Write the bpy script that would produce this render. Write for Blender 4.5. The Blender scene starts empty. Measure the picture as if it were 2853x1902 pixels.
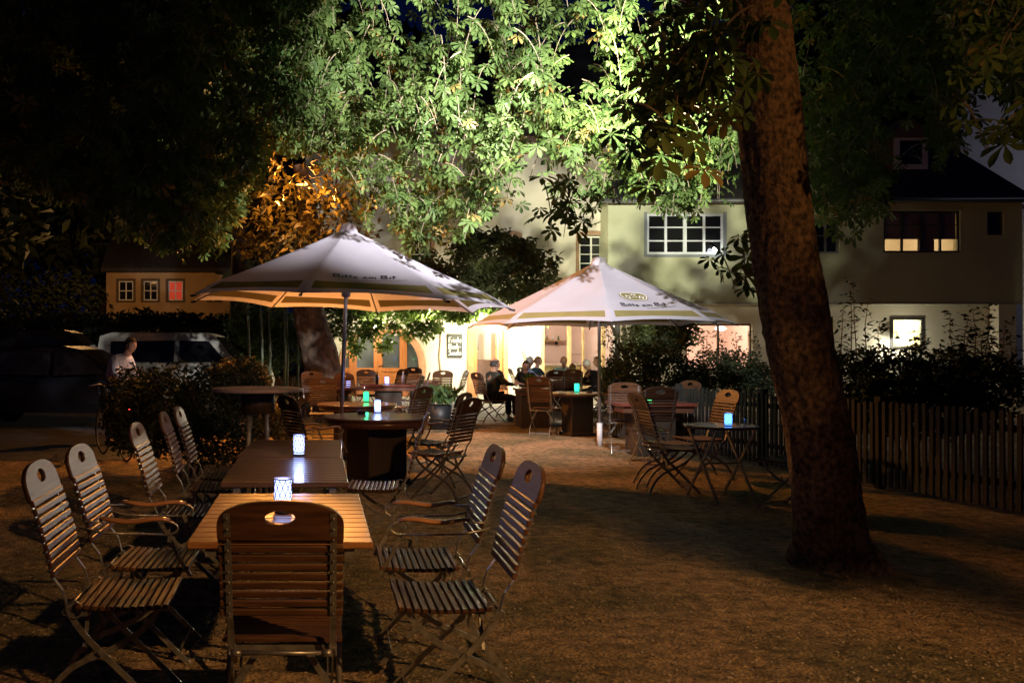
import bpy, bmesh, math, random
import numpy as np
from mathutils import Vector, Matrix
PI = math.pi
R = math.radians
random.seed(7)
rng = np.random.default_rng(11)
S = bpy.context.scene
C = S.collection

# ---------------------------------------------------------------- camera, sky, exposure
cam_d = bpy.data.cameras.new('camera')
cam = bpy.data.objects.new('camera', cam_d); C.objects.link(cam)
cam.location = (0, 0, 1.5); cam.rotation_euler = (R(90), 0, 0)
cam_d.sensor_width = 36; cam_d.lens = 32.14
cam_d.shift_x = 0.1905; cam_d.shift_y = 0.0068
cam_d.clip_start = 0.05; cam_d.clip_end = 1000
S.camera = cam
S.render.engine = 'CYCLES'
S.cycles.use_denoising = True
S.cycles.max_bounces = 6; S.cycles.diffuse_bounces = 3; S.cycles.glossy_bounces = 3
S.cycles.transmission_bounces = 4; S.cycles.transparent_max_bounces = 8
S.cycles.sample_clamp_indirect = 4.0
S.cycles.caustics_reflective = False; S.cycles.caustics_refractive = False
S.view_settings.view_transform = 'Standard'; S.view_settings.look = 'None'
S.view_settings.exposure = 0.0; S.view_settings.gamma = 1.0
W = bpy.data.worlds.new('World'); S.world = W; W.use_nodes = True
nt = W.node_tree; bg = nt.nodes['Background']
sky = nt.nodes.new('ShaderNodeTexSky'); sky.sky_type = 'NISHITA'; sky.sun_disc = False
sky.sun_elevation = R(-4.5); sky.sun_rotation = R(200)
mixs = nt.nodes.new('ShaderNodeMixRGB'); mixs.blend_type = 'MIX'; mixs.inputs[0].default_value = 0.8
mixs.inputs[2].default_value = (0.035, 0.09, 0.50, 1)          # deep blue of late dusk
nt.links.new(sky.outputs[0], mixs.inputs[1]); nt.links.new(mixs.outputs[0], bg.inputs[0])
bg.inputs[1].default_value = 0.036

F = 2100.0
def K(Y): return F / Y
def P(px, py, Y):
    return Vector(((px-728)/F*Y, Y, 1.5-(py-800)/F*Y))
def GX(px, Y): return (px-728)/F*Y

# ---------------------------------------------------------------- lights (lamps of the place, plus added helper beams)
def light(name, kind, loc, power, col, radius=0.05, aim=None, cone=None, blend=1.0):
    l = bpy.data.lights.new(name, kind); l.energy = power; l.color = col
    l.shadow_soft_size = radius
    o = bpy.data.objects.new(name, l); C.objects.link(o); o.location = loc
    if kind == 'SPOT':
        l.spot_size = R(cone); l.spot_blend = blend
        o.rotation_euler = (Vector(aim)-Vector(loc)).to_track_quat('-Z', 'Y').to_euler()
    return o
FLOOD = Vector((2.55, 6.85, 5.05))
light('floodlight_wide_beam', 'SPOT', FLOOD, 6900, (0.95, 0.94, 0.97), 0.05, (2.1, 14.0, 4.0), 88, 1.0)
light('added_wall_beam', 'SPOT', FLOOD+Vector((0.35, 0, 0)), 23000, (0.95, 0.96, 0.72), 0.08, (9.3, 28, 4.2), 36, 1.0)  # extra beam added to brighten the house wall
light('sodium_lamp_light', 'POINT', (-0.25, 15.2, 4.05), 480, (1.0, 0.37, 0.07), 0.10)
light('sodium_lamp_beam', 'SPOT', (-0.22, 15.15, 4.08), 950, (1.0, 0.37, 0.07), 0.10, (1.6, 12.2, 0.0), 130, 0.6)
light('yard_lamp_light', 'SPOT', (6.2, -4.2, 6.3), 3700, (1.0, 0.52, 0.18), 0.10, (1.3, 4.5, 0.0), 31, 0.8)
light('yard_lamp_spill', 'POINT', (6.2, -4.2, 6.32), 30, (1.0, 0.46, 0.13), 0.10)
light('added_trunk_beam', 'SPOT', (6.35, -4.2, 6.3), 1000, (1.0, 0.48, 0.15), 0.10, (3.0, 6.4, 3.2), 24, 0.9)  # unseen extra spot added to brighten the trunk

# ---------------------------------------------------------------- materials
MATS = {}
def mat(name, col, rough=0.6, metal=0.0, var=0.0, vscale=8.0, col2=None, bump=0.0, bscale=40.0,
        emit=None, estr=0.0, coat=0.0, spec=0.5, trans=0.0, stretch=None, detail=6):
    if name in MATS: return MATS[name]
    m = bpy.data.materials.new(name); m.use_nodes = True; n = m.node_tree; b = n.nodes['Principled BSDF']
    b.inputs['Base Color'].default_value = (*col, 1); b.inputs['Roughness'].default_value = rough
    b.inputs['Metallic'].default_value = metal
    b.inputs['Specular IOR Level'].default_value = spec
    if coat: b.inputs['Coat Weight'].default_value = coat; b.inputs['Coat Roughness'].default_value = 0.12
    if emit: b.inputs['Emission Color'].default_value = (*emit, 1); b.inputs['Emission Strength'].default_value = estr
    if var or col2 or bump:
        tc = n.nodes.new('ShaderNodeTexCoord'); mp = n.nodes.new('ShaderNodeMapping')
        n.links.new(tc.outputs['Object'], mp.inputs[0])
        if stretch: mp.inputs['Scale'].default_value = stretch
    if var or col2:
        t = n.nodes.new('ShaderNodeTexNoise'); t.inputs['Scale'].default_value = vscale; t.inputs['Detail'].default_value = detail
        n.links.new(mp.outputs[0], t.inputs['Vector'])
        r = n.nodes.new('ShaderNodeValToRGB'); r.color_ramp.elements[0].position = 0.35; r.color_ramp.elements[1].position = 0.65
        c2 = col2 if col2 else tuple(c*(1+var) for c in col)
        c1 = col if col2 else tuple(c*(1-var) for c in col)
        r.color_ramp.elements[0].color = (*c1, 1); r.color_ramp.elements[1].color = (*c2, 1)
        n.links.new(t.outputs[0], r.inputs[0]); n.links.new(r.outputs[0], b.inputs['Base Color'])
    if bump:
        t2 = n.nodes.new('ShaderNodeTexNoise'); t2.inputs['Scale'].default_value = bscale; t2.inputs['Detail'].default_value = 8
        n.links.new(mp.outputs[0], t2.inputs['Vector'])
        bp = n.nodes.new('ShaderNodeBump'); bp.inputs['Strength'].default_value = bump; bp.inputs['Distance'].default_value = 0.02
        n.links.new(t2.outputs[0], bp.inputs['Height']); n.links.new(bp.outputs[0], b.inputs['Normal'])
    if trans:
        tr = n.nodes.new('ShaderNodeBsdfTranslucent'); tr.inputs[0].default_value = (*[min(1, c*1.3) for c in col], 1)
        mx = n.nodes.new('ShaderNodeMixShader'); mx.inputs[0].default_value = trans
        out = n.nodes['Material Output']
        n.links.new(b.outputs[0], mx.inputs[1]); n.links.new(tr.outputs[0], mx.inputs[2]); n.links.new(mx.outputs[0], out.inputs[0])
        if var or col2: n.links.new(r.outputs[0], tr.inputs[0])
    MATS[name] = m
    return m
def glass_mat(name, tint=(1, 1, 1), refl=0.07):
    if name in MATS: return MATS[name]
    m = bpy.data.materials.new(name); m.use_nodes = True; n = m.node_tree; n.nodes.remove(n.nodes['Principled BSDF'])
    t = n.nodes.new('ShaderNodeBsdfTransparent'); t.inputs[0].default_value = (*tint, 1)
    g = n.nodes.new('ShaderNodeBsdfGlossy'); g.inputs['Roughness'].default_value = 0.02
    mx = n.nodes.new('ShaderNodeMixShader'); mx.inputs[0].default_value = refl
    n.links.new(t.outputs[0], mx.inputs[1]); n.links.new(g.outputs[0], mx.inputs[2])
    n.links.new(mx.outputs[0], n.nodes['Material Output'].inputs[0])
    MATS[name] = m
    return m
M_chairwood = mat('varnished chair wood', (0.050, 0.022, 0.011), 0.40, col2=(0.105, 0.047, 0.022), vscale=5, stretch=(1, 12, 12), coat=0.0, spec=.35, bump=0.12, bscale=60)
nn_ = M_chairwood.node_tree; oi_ = nn_.nodes.new('ShaderNodeObjectInfo'); mr_ = nn_.nodes.new('ShaderNodeMapRange'); mr_.inputs[3].default_value = .55; mr_.inputs[4].default_value = 1.5
mu_ = nn_.nodes.new('ShaderNodeVectorMath'); mu_.operation = 'MULTIPLY'; b_ = nn_.nodes['Principled BSDF']; src_ = b_.inputs['Base Color'].links[0].from_socket
nn_.links.new(oi_.outputs['Random'], mr_.inputs[0]); nn_.links.new(src_, mu_.inputs[0]); nn_.links.new(mr_.outputs[0], mu_.inputs[1]); nn_.links.new(mu_.outputs[0], b_.inputs['Base Color'])
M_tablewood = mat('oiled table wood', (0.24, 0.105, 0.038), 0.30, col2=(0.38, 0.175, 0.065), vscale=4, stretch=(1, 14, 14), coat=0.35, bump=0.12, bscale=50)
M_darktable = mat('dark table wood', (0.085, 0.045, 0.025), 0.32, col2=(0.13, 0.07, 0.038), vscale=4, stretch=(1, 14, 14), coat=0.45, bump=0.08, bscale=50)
M_roundtop = mat('reddish round table top', (0.12, 0.05, 0.03), 0.28, col2=(0.17, 0.075, 0.045), vscale=3, stretch=(1, 9, 1), coat=0.4)
M_steel = mat('galvanised chair steel', (0.30, 0.28, 0.25), 0.38, 0.75, var=0.25, vscale=30)
M_board = mat('table base board', (0.045, 0.029, 0.017), 0.6, var=0.2, vscale=3, stretch=(10, 10, 1))
M_canvas = mat('white umbrella canvas', (0.62, 0.575, 0.65), 0.9, var=0.04, vscale=3, trans=0.50, bump=0.35, bscale=5)
M_gold = mat('gold umbrella band', (0.22, 0.175, 0.06), 0.8, trans=0.2, var=0.08, vscale=5)
M_ink = mat('black print', (0.012, 0.012, 0.02), 0.7)
M_pole = mat('grey umbrella pole', (0.30, 0.28, 0.28), 0.4, 0.7)
M_whitesleeve = mat('white pole sleeve', (0.7, 0.64, 0.62), 0.6, var=0.2, vscale=30)
M_bark = mat('chestnut bark', (0.06, 0.042, 0.024), 0.95, col2=(0.32, 0.20, 0.10), vscale=30, bump=1.0, bscale=60, stretch=(1, 1, 0.8), detail=14)
M_bark2 = mat('dark bark', (0.07, 0.05, 0.035), 0.95, col2=(0.16, 0.11, 0.07), vscale=9, bump=0.8, bscale=20)
M_twig = mat('twig bark', (0.22, 0.17, 0.10), 0.8, var=0.3, vscale=20)
M_leaf = mat('chestnut leaf', (0.062, 0.110, 0.026), 0.6, col2=(0.120, 0.175, 0.042), vscale=1.7, trans=0.28, detail=3, spec=.25)
M_leaf2 = mat('yellowing leaf', (0.20, 0.17, 0.04), 0.55, col2=(0.30, 0.20, 0.05), vscale=2, trans=0.3)
M_hedge = mat('hedge leaf', (0.028, 0.044, 0.015), 0.8, col2=(0.05, 0.062, 0.022), vscale=5, trans=0.2)
M_darkleaf = mat('far foliage', (0.022, 0.032, 0.013), 0.8, col2=(0.04, 0.05, 0.02), vscale=0.6, trans=0.15)
M_vine = mat('vine leaf', (0.10, 0.19, 0.035), 0.5, col2=(0.20, 0.29, 0.06), vscale=3, trans=0.35)
M_redleaf = mat('loose tree leaf', (0.05, 0.06, 0.02), 0.6, col2=(0.10, 0.12, 0.035), vscale=2, trans=0.3)
M_wall = mat('cream plaster wall', (0.53, 0.53, 0.345), 0.92, col2=(0.44, 0.44, 0.285), vscale=0.8, bump=0.35, bscale=30)
M_wall2 = mat('pale plaster wall', (0.66, 0.60, 0.46), 0.92, col2=(0.60, 0.54, 0.40), vscale=0.9, bump=0.35, bscale=30)
M_stone = mat('peach sandstone trim', (0.50, 0.25, 0.13), 0.8, var=0.12, vscale=6, bump=0.2)
M_doorwood = mat('orange pine door', (0.42, 0.13, 0.03), 0.45, col2=(0.52, 0.19, 0.05), vscale=3, stretch=(12, 12, 1), coat=0.2)
M_roof = mat('dark roof tiles', (0.022, 0.018, 0.017), 0.8, var=0.3, vscale=5, bump=0.4, bscale=12)
M_whiteframe = mat('white window frame', (0.70, 0.71, 0.72), 0.5)
M_greyframe = mat('grey window trim', (0.22, 0.24, 0.24), 0.6)
M_darkframe = mat('dark window frame', (0.05, 0.045, 0.04), 0.5)
M_darkglass = mat('dark window glass', (0.012, 0.012, 0.012), 0.04, spec=0.8)
M_glass = glass_mat('clear glass', (0.96, 0.96, 0.96), 0.06)
M_black = mat('black plastic', (0.015, 0.015, 0.017), 0.5)
M_iron = mat('dark wrought iron', (0.03, 0.03, 0.03), 0.5, 0.6)
M_room = mat('pinkish room wall', (0.75, 0.60, 0.52), 0.9)
M_roomfloor = mat('room floor', (0.25, 0.15, 0.09), 0.6)

# ---------------------------------------------------------------- helpers
def obj(name, bm, m, parent=None, smooth=False):
    me = bpy.data.meshes.new(name)
    if isinstance(bm, tuple):
        me.from_pydata([tuple(v) for v in bm[0]], [], bm[1]); me.update()
    else:
        bmesh.ops.recalc_face_normals(bm, faces=bm.faces[:]); bm.to_mesh(me); bm.free()
    for mm in (m if isinstance(m, (list, tuple)) else [m]): me.materials.append(mm)
    if smooth:
        me.polygons.foreach_set('use_smooth', [True]*len(me.polygons))
    o = bpy.data.objects.new(name, me); C.objects.link(o)
    if parent: o.parent = parent
    return o
def tag(o, label=None, cat=None, group=None, kind=None):
    if label: o['label'] = label
    if cat: o['category'] = cat
    if group: o['group'] = group
    if kind: o['kind'] = kind
    return o
def thing(name, label, cat, loc=(0, 0, 0), rz=0.0, group=None):
    o = bpy.data.objects.new(name, None); C.objects.link(o); o.empty_display_size = 0.1
    o.location = loc; o.rotation_euler = (0, 0, rz)
    return tag(o, label, cat, group)
def copy_thing(src, loc, rz, label, group=None, scale=None):
    r = src.copy(); C.objects.link(r); r.location = loc; r.rotation_euler = (0, 0, rz); r['label'] = label
    if group: r['group'] = group
    if scale: r.scale = (scale,)*3
    for ch in list(src.children):
        c = ch.copy(); C.objects.link(c); c.parent = r
        for g in list(ch.children):
            d = g.copy(); C.objects.link(d); d.parent = c
    return r
def bx(bm, x0, x1, y0, y1, z0, z1, M=None, mi=0, bev=0.0):
    vs = [bm.verts.new((x, y, z)) for x in (x0, x1) for y in (y0, y1) for z in (z0, z1)]
    if M is not None:
        for v in vs: v.co = M @ v.co
    q = [(0, 1, 3, 2), (4, 6, 7, 5), (0, 4, 5, 1), (2, 3, 7, 6), (0, 2, 6, 4), (1, 5, 7, 3)]
    fs = [bm.faces.new([vs[i] for i in f]) for f in q]
    for f in fs: f.material_index = mi
    if bev:
        es = list({e for f in fs for e in f.edges})
        bmesh.ops.bevel(bm, geom=es, offset=bev, segments=1, affect='EDGES')
    return vs
def box(name, m, parent, *a, bev=0.0, M=None):
    bm = bmesh.new(); bx(bm, *a, M=M, bev=bev); return obj(name, bm, m, parent)
def tube(bm, pts, rad, n=8, cap=True, mi=0):
    pts = [Vector(p) for p in pts]
    rads = rad if isinstance(rad, (list, tuple)) else [rad]*len(pts)
    rings = []; up = None
    for i, p in enumerate(pts):
        d = (pts[min(i+1, len(pts)-1)]-pts[max(i-1, 0)])
        if d.length < 1e-9: d = Vector((0, 0, 1))
        d.normalize()
        if up is None:
            up = Vector((0, 0, 1)) if abs(d.z) < 0.9 else Vector((1, 0, 0))
        s = d.cross(up)
        if s.length < 1e-4: s = d.cross(Vector((1, 0, 0)))
        s.normalize(); u = s.cross(d); u.normalize(); up = u
        rings.append([bm.verts.new(p+rads[i]*(math.cos(2*PI*k/n)*s+math.sin(2*PI*k/n)*u)) for k in range(n)])
    for a, b in zip(rings, rings[1:]):
        for k in range(n):
            f = bm.faces.new((a[k], a[(k+1) % n], b[(k+1) % n], b[k])); f.smooth = n > 5; f.material_index = mi
    if cap:
        for r_ in (rings[0], rings[-1]):
            try: f = bm.faces.new(r_); f.material_index = mi
            except ValueError: pass
def flatbar(bm, pts, w, t):
    """flat steel bar in a y-z plane: width w in the plane, thickness t along x"""
    pts = [Vector(p) for p in pts]; rings = []
    for i, p in enumerate(pts):
        d = (pts[min(i+1, len(pts)-1)]-pts[max(i-1, 0)]).normalized()
        nrm = Vector((0, -d.z, d.y)).normalized()
        rings.append([bm.verts.new(p+nrm*w/2*a+Vector((t/2*b, 0, 0))) for a, b in ((-1, -1), (1, -1), (1, 1), (-1, 1))])
    for a, b in zip(rings, rings[1:]):
        for k in range(4): bm.faces.new((a[k], a[(k+1) % 4], b[(k+1) % 4], b[k]))
    bm.faces.new(rings[0]); bm.faces.new(rings[-1])
def cyl(bm, x, y, z0, z1, r0, r1=None, n=24, mi=0, cap=True):
    r1 = r0 if r1 is None else r1
    a = [bm.verts.new((x+r0*math.cos(2*PI*k/n), y+r0*math.sin(2*PI*k/n), z0)) for k in range(n)]
    b = [bm.verts.new((x+r1*math.cos(2*PI*k/n), y+r1*math.sin(2*PI*k/n), z1)) for k in range(n)]
    for k in range(n):
        f = bm.faces.new((a[k], a[(k+1) % n], b[(k+1) % n], b[k])); f.smooth = n > 10; f.material_index = mi
    if cap:
        for q in (a, b): bm.faces.new(q).material_index = mi
def lathe(bm, prof, n=24, mi=0, c=(0, 0, 0)):
    rings = []
    for r_, z in prof:
        rings.append([bm.verts.new((c[0]+r_*math.cos(2*PI*k/n), c[1]+r_*math.sin(2*PI*k/n), c[2]+z)) for k in range(n)])
    for a, b in zip(rings, rings[1:]):
        for k in range(n):
            f = bm.faces.new((a[k], a[(k+1) % n], b[(k+1) % n], b[k])); f.smooth = True; f.material_index = mi
    for q in (rings[0], rings[-1]):
        if prof[0][0] > 1e-4: bm.faces.new(q).material_index = mi
def bez(p0, p1, p2, p3, n=8):
    p0, p1, p2, p3 = map(Vector, (p0, p1, p2, p3))
    return [p0*(1-t)**3+p1*3*t*(1-t)**2+p2*3*t*t*(1-t)+p3*t**3 for t in [i/n for i in range(n+1)]]
def ell(bm, c, r, sub=2, mi=0, M=None):
    m4 = Matrix.Translation(c) @ (M if M is not None else Matrix()) @ Matrix.Diagonal((*r, 1))
    g = bmesh.ops.create_icosphere(bm, subdivisions=sub, radius=1.0, matrix=m4)
    for v in g['verts']:
        for f in v.link_faces: f.smooth = True; f.material_index = mi

# ---- scattered leaves as one mesh
def instance_mesh(name, tv, tf, pos, rot, scl, m, parent=None, matidx=None):
    tv = np.asarray(tv, float); tf = np.asarray(tf, int); n = len(pos)
    v = np.einsum('nij,vj->nvi', rot, tv)*np.asarray(scl)[:, None, None]+pos[:, None, :]
    f = tf[None]+(np.arange(n)*len(tv))[:, None, None]
    nv = n*len(tv); nf = n*len(tf); kk = tf.shape[1]
    me = bpy.data.meshes.new(name); me.vertices.add(nv); me.loops.add(nf*kk); me.polygons.add(nf)
    me.vertices.foreach_set('co', v.reshape(-1).astype(np.float32))
    me.loops.foreach_set('vertex_index', f.reshape(-1).astype(np.int32))
    me.polygons.foreach_set('loop_start', (np.arange(nf)*kk).astype(np.int32))
    me.polygons.foreach_set('loop_total', np.full(nf, kk, np.int32))
    ms = m if isinstance(m, list) else [m]
    for mm in ms: me.materials.append(mm)
    if matidx is not None:
        me.polygons.foreach_set('material_index', np.repeat(matidx, len(tf)).astype(np.int32))
    me.update(calc_edges=True); me.validate()
    o = bpy.data.objects.new(name, me); C.objects.link(o)
    if parent: o.parent = parent
    return o
def palmate():
    V = []; T = []
    for a, L in ((-135, .46), (-92, .70), (-44, .92), (0, 1.0), (44, .93), (90, .72), (133, .50)):
        ca, sa = math.cos(R(a)), math.sin(R(a)); b = len(V)
        for (u, w, z) in ((0.02, 0, 0), (.32, -.06, .015), (.64, -.155, .02), (.86, -.145, -.03), (1.0, 0, -.13), (.86, .145, -.03), (.64, .155, .02), (.32, .06, .015), (.34, 0, -.015), (.72, 0, -.06)):
            x = w*(.55+.5*L); y = u*L; z = z*L-0.16*(u*L)**2
            V.append((x*ca+y*sa, -x*sa+y*ca, z))
        for t in ((0, 1, 8), (1, 2, 8), (2, 9, 8), (2, 3, 9), (3, 4, 9), (4, 5, 9), (5, 6, 9), (6, 8, 9), (6, 7, 8), (7, 0, 8)):
            T.append([b+i for i in t])
    return V, T
PALM = palmate()
LEAFLET = ([(0, 0, 0), (-.22, .5, .06), (0, .5, -.03), (.22, .5, .06), (0, 1, -.08)], [(0, 2, 1), (0, 3, 2), (1, 2, 4), (2, 3, 4)])
def rand_rot(n, down=0.5, spread=1.0, face=None):
    """leaf frame: +y tip direction (sloping down), +z upper side"""
    a = rng.uniform(0, 2*PI, n)
    y = np.stack([np.cos(a), np.sin(a), -down+rng.normal(0, 0.35*spread, n)], 1)
    y /= np.linalg.norm(y, axis=1, keepdims=True)
    up = np.stack([rng.normal(0, .45*spread, n), rng.normal(0, .45*spread, n), np.ones(n)], 1)
    if face is not None: up = up+np.asarray(face)
    x = np.cross(y, up); x /= np.linalg.norm(x, axis=1, keepdims=True)
    z = np.cross(x, y)
    return np.stack([x, y, z], 2)
def blob_leaves(name, blobs, n, size, m, parent=None, down=0.2, shell=0.55, matp=None, tmpl=LEAFLET, spread=2.0, keep=None):
    """leaf faces through the outer volume of a few ellipsoids with an uneven surface"""
    vol = np.array([b[3]*b[4]*b[5] for b in blobs])**(2/3); cnt = (n*vol/vol.sum()).astype(int)
    pos = []
    for b, k in zip(blobs, cnt):
        d = rng.normal(size=(k, 3)); d /= np.linalg.norm(d, axis=1, keepdims=True)
        lump = 1+0.14*np.sin(d[:, 0]*5+b[0])*np.cos(d[:, 1]*6+b[1])+0.10*np.sin(d[:, 2]*9+b[0])+rng.normal(0, .05, k)
        r_ = (shell+(1-shell)*rng.uniform(0, 1, k)**0.6)*lump
        pos.append(np.array(b[:3])+d*r_[:, None]*np.array(b[3:6]))
    pos = np.concatenate(pos); pos = pos[pos[:, 2] > 0.01]
    if keep is not None: pos = pos[keep(pos)]
    k = len(pos)
    mi = None; ms = m
    if matp: ms = [m, matp[0]]; mi = (rng.uniform(0, 1, k) < matp[1]).astype(int)
    return instance_mesh(name, tmpl[0], tmpl[1], pos, rand_rot(k, down, spread), size*rng.uniform(.6, 1.3, k), ms, parent, mi)

# ---- writing as strokes
GL = {'B': [[(0, 0), (0, 1)], [(0, 1), (.4, .95), (.45, .7), (.1, .52), (.5, .4), (.5, .1), (.05, 0)]],
 'i': [[(.1, 0), (.15, .5)], [(.17, .68), (.19, .74)]],
 't': [[(.15, 0), (.15, .85)], [(0, .55), (.35, .58)]],
 'e': [[(.05, .25), (.35, .32), (.28, .52), (.08, .42), (.06, .12), (.2, 0), (.4, .08)]],
 'n': [[(.05, 0), (.08, .5)], [(.08, .3), (.25, .5), (.36, .4), (.38, 0)]],
 'F': [[(.05, 0), (.08, 1)], [(.0, 1), (.55, 1.08)], [(.08, .55), (.4, .6)]],
 'r': [[(.05, 0), (.07, .5)], [(.07, .32), (.2, .5), (.34, .48)]],
 's': [[(.34, .48), (.12, .46), (.1, .3), (.32, .2), (.28, .02), (.04, .03)]],
 'c': [[(.36, .44), (.15, .5), (.04, .25), (.15, 0), (.38, .06)]],
 'h': [[(.05, 0), (.05, 1)], [(.05, .3), (.22, .5), (.34, .38), (.36, 0)]],
 'a': [[(.36, .45), (.12, .48), (.05, .2), (.15, 0), (.34, .15), (.36, .48), (.38, 0)]],
 'k': [[(.05, 0), (.05, 1)], [(.38, .5), (.07, .25), (.4, 0)]],
 '-': [[(.05, .3), (.35, .32)]],
 'S': [[(.5, .9), (.2, 1), (.05, .75), (.45, .45), (.4, .05), (.0, .05)]]}
ADV = {'B': .62, 'i': .28, 't': .38, 'e': .46, 'n': .5, 'F': .6, 'r': .4, 's': .42, 'c': .44, 'h': .46, 'a': .5, 'k': .5, '-': .45, 'S': .62, ' ': .4}
def strokes(text, x0, y0, h, slant=0.0, rise=0.0):
    out = []; x = 0
    for ch in text:
        for s in GL.get(ch, []):
            out.append([(x0+(x+px+slant*py)*h, y0+(py+rise*(x+px))*h) for px, py in s])
        x += ADV[ch]
    return out, x*h
def ribbons(bm, lines, w, fn, off=0.004):
    for ln in lines:
        pts = []
        for (a, b) in zip(ln, ln[1:]):
            for k in range(3): pts.append((a[0]+(b[0]-a[0])*k/3, a[1]+(b[1]-a[1])*k/3))
        pts.append(ln[-1]); prev = None
        for i, p in enumerate(pts):
            q = pts[min(i+1, len(pts)-1)]; r_ = pts[max(i-1, 0)]
            d = Vector((q[0]-r_[0], q[1]-r_[1])); d.normalize(); nn = Vector((-d.y, d.x))*w/2
            A = bm.verts.new(fn(p[0]+nn.x, p[1]+nn.y)); B = bm.verts.new(fn(p[0]-nn.x, p[1]-nn.y))
            if prev: bm.faces.new((prev[0], A, B, prev[1]))
            prev = (A, B)

# ================================================================ ground
def sheet(name, x0, x1, y0, y1, z, m, nx=1, ny=1, amp=0.0):
    bm = bmesh.new(); g = [[bm.verts.new((x0+(x1-x0)*i/nx, y0+(y1-y0)*j/ny, z+(random.uniform(-amp, amp) if 0 < i < nx and 0 < j < ny else 0))) for j in range(ny+1)] for i in range(nx+1)]
    for i in range(nx):
        for j in range(ny): bm.faces.new((g[i][j], g[i+1][j], g[i+1][j+1], g[i][j+1]))
    return tag(obj(name, bm, m), kind='structure')
def ground_mat():
    m = bpy.data.materials.new('trodden gravel and litter'); m.use_nodes = True; n = m.node_tree; b = n.nodes['Principled BSDF']
    tc = n.nodes.new('ShaderNodeTexCoord')
    big = n.nodes.new('ShaderNodeTexNoise'); big.inputs['Scale'].default_value = 0.9; big.inputs['Detail'].default_value = 6
    mid = n.nodes.new('ShaderNodeTexNoise'); mid.inputs['Scale'].default_value = 9; mid.inputs['Detail'].default_value = 9; mid.inputs['Roughness'].default_value = 0.7
    fine = n.nodes.new('ShaderNodeTexNoise'); fine.inputs['Scale'].default_value = 55; fine.inputs['Detail'].default_value = 6; fine.inputs['Roughness'].default_value = 0.75
    vor = n.nodes.new('ShaderNodeTexVoronoi'); vor.inputs['Scale'].default_value = 45
    for t in (big, mid, fine, vor): n.links.new(tc.outputs['Object'], t.inputs['Vector'])
    r1 = n.nodes.new('ShaderNodeValToRGB'); r1.color_ramp.elements[0].position = .36; r1.color_ramp.elements[1].position = .66
    r1.color_ramp.elements[0].color = (0.13, 0.10, 0.058, 1); r1.color_ramp.elements[1].color = (0.62, 0.46, 0.30, 1)
    n.links.new(mid.outputs[0], r1.inputs[0])
    r2 = n.nodes.new('ShaderNodeValToRGB'); r2.color_ramp.elements[0].position = .3; r2.color_ramp.elements[1].position = .72
    r2.color_ramp.elements[0].color = (.35, .35, .33, 1); r2.color_ramp.elements[1].color = (1.4, 1.35, 1.2, 1)
    n.links.new(fine.outputs[0], r2.inputs[0])
    mu = n.nodes.new('ShaderNodeMixRGB'); mu.blend_type = 'MULTIPLY'; mu.inputs[0].default_value = 1
    n.links.new(r1.outputs[0], mu.inputs[1]); n.links.new(r2.outputs[0], mu.inputs[2])
    r3 = n.nodes.new('ShaderNodeValToRGB'); r3.color_ramp.elements[0].position = .4; r3.color_ramp.elements[1].position = .6
    r3.color_ramp.elements[0].color = (.58, .62, .48, 1); r3.color_ramp.elements[1].color = (1.25, 1.12, 1.0, 1)
    n.links.new(big.outputs[0], r3.inputs[0])
    mu2 = n.nodes.new('ShaderNodeMixRGB'); mu2.blend_type = 'MULTIPLY'; mu2.inputs[0].default_value = 1
    n.links.new(mu.outputs[0], mu2.inputs[1]); n.links.new(r3.outputs[0], mu2.inputs[2])
    n.links.new(mu2.outputs[0], b.inputs['Base Color']); b.inputs['Roughness'].default_value = .95
    ad = n.nodes.new('ShaderNodeMath'); ad.operation = 'ADD'
    n.links.new(fine.outputs[0], ad.inputs[0]); n.links.new(vor.outputs[0], ad.inputs[1])
    bp = n.nodes.new('ShaderNodeBump'); bp.inputs['Strength'].default_value = 1.0; bp.inputs['Distance'].default_value = 0.03
    n.links.new(ad.outputs[0], bp.inputs['Height']); n.links.new(bp.outputs[0], b.inputs['Normal'])
    return m
sheet('ground', -150, 150, -40, 260, 0.0, ground_mat())
M_pave = mat('pale patio paving', (0.22, 0.20, 0.16), 0.8, col2=(0.32, 0.29, 0.24), vscale=2.5, bump=0.3, bscale=20)
pm = M_pave.node_tree; br = pm.nodes.new('ShaderNodeTexBrick'); br.inputs['Scale'].default_value = 1.0
br.inputs['Brick Width'].default_value = .6; br.inputs['Row Height'].default_value = .4; br.inputs['Mortar Size'].default_value = .012
br.inputs['Color1'].default_value = (1, 1, 1, 1); br.inputs['Color2'].default_value = (.82, .82, .8, 1); br.inputs['Mortar'].default_value = (.35, .33, .3, 1)
tcp = pm.nodes.new('ShaderNodeTexCoord'); pm.links.new(tcp.outputs['Object'], br.inputs['Vector'])
mxp = pm.nodes.new('ShaderNodeMixRGB'); mxp.blend_type = 'MULTIPLY'; mxp.inputs[0].default_value = 1
bs = pm.nodes['Principled BSDF']; src = bs.inputs['Base Color'].links[0].from_socket
pm.links.new(src, mxp.inputs[1]); pm.links.new(br.outputs[0], mxp.inputs[2]); pm.links.new(mxp.outputs[0], bs.inputs['Base Color'])
sheet('patio', 0.6, 9.3, 17.9, 31.5, 0.008, M_pave)
tag(box('patio_kerb', mat('kerb stone', (.2, .18, .15), .9, var=.3, vscale=4), None, 0.6, 9.3, 17.72, 17.9, -0.05, 0.03, bev=.01), kind='structure')
M_asph = mat('worn asphalt', (0.05, 0.05, 0.05), 0.85, var=0.35, vscale=6, bump=0.4, bscale=60)
sheet('road', -60, -2.6, 12.2, 34, 0.006, M_asph)

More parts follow.
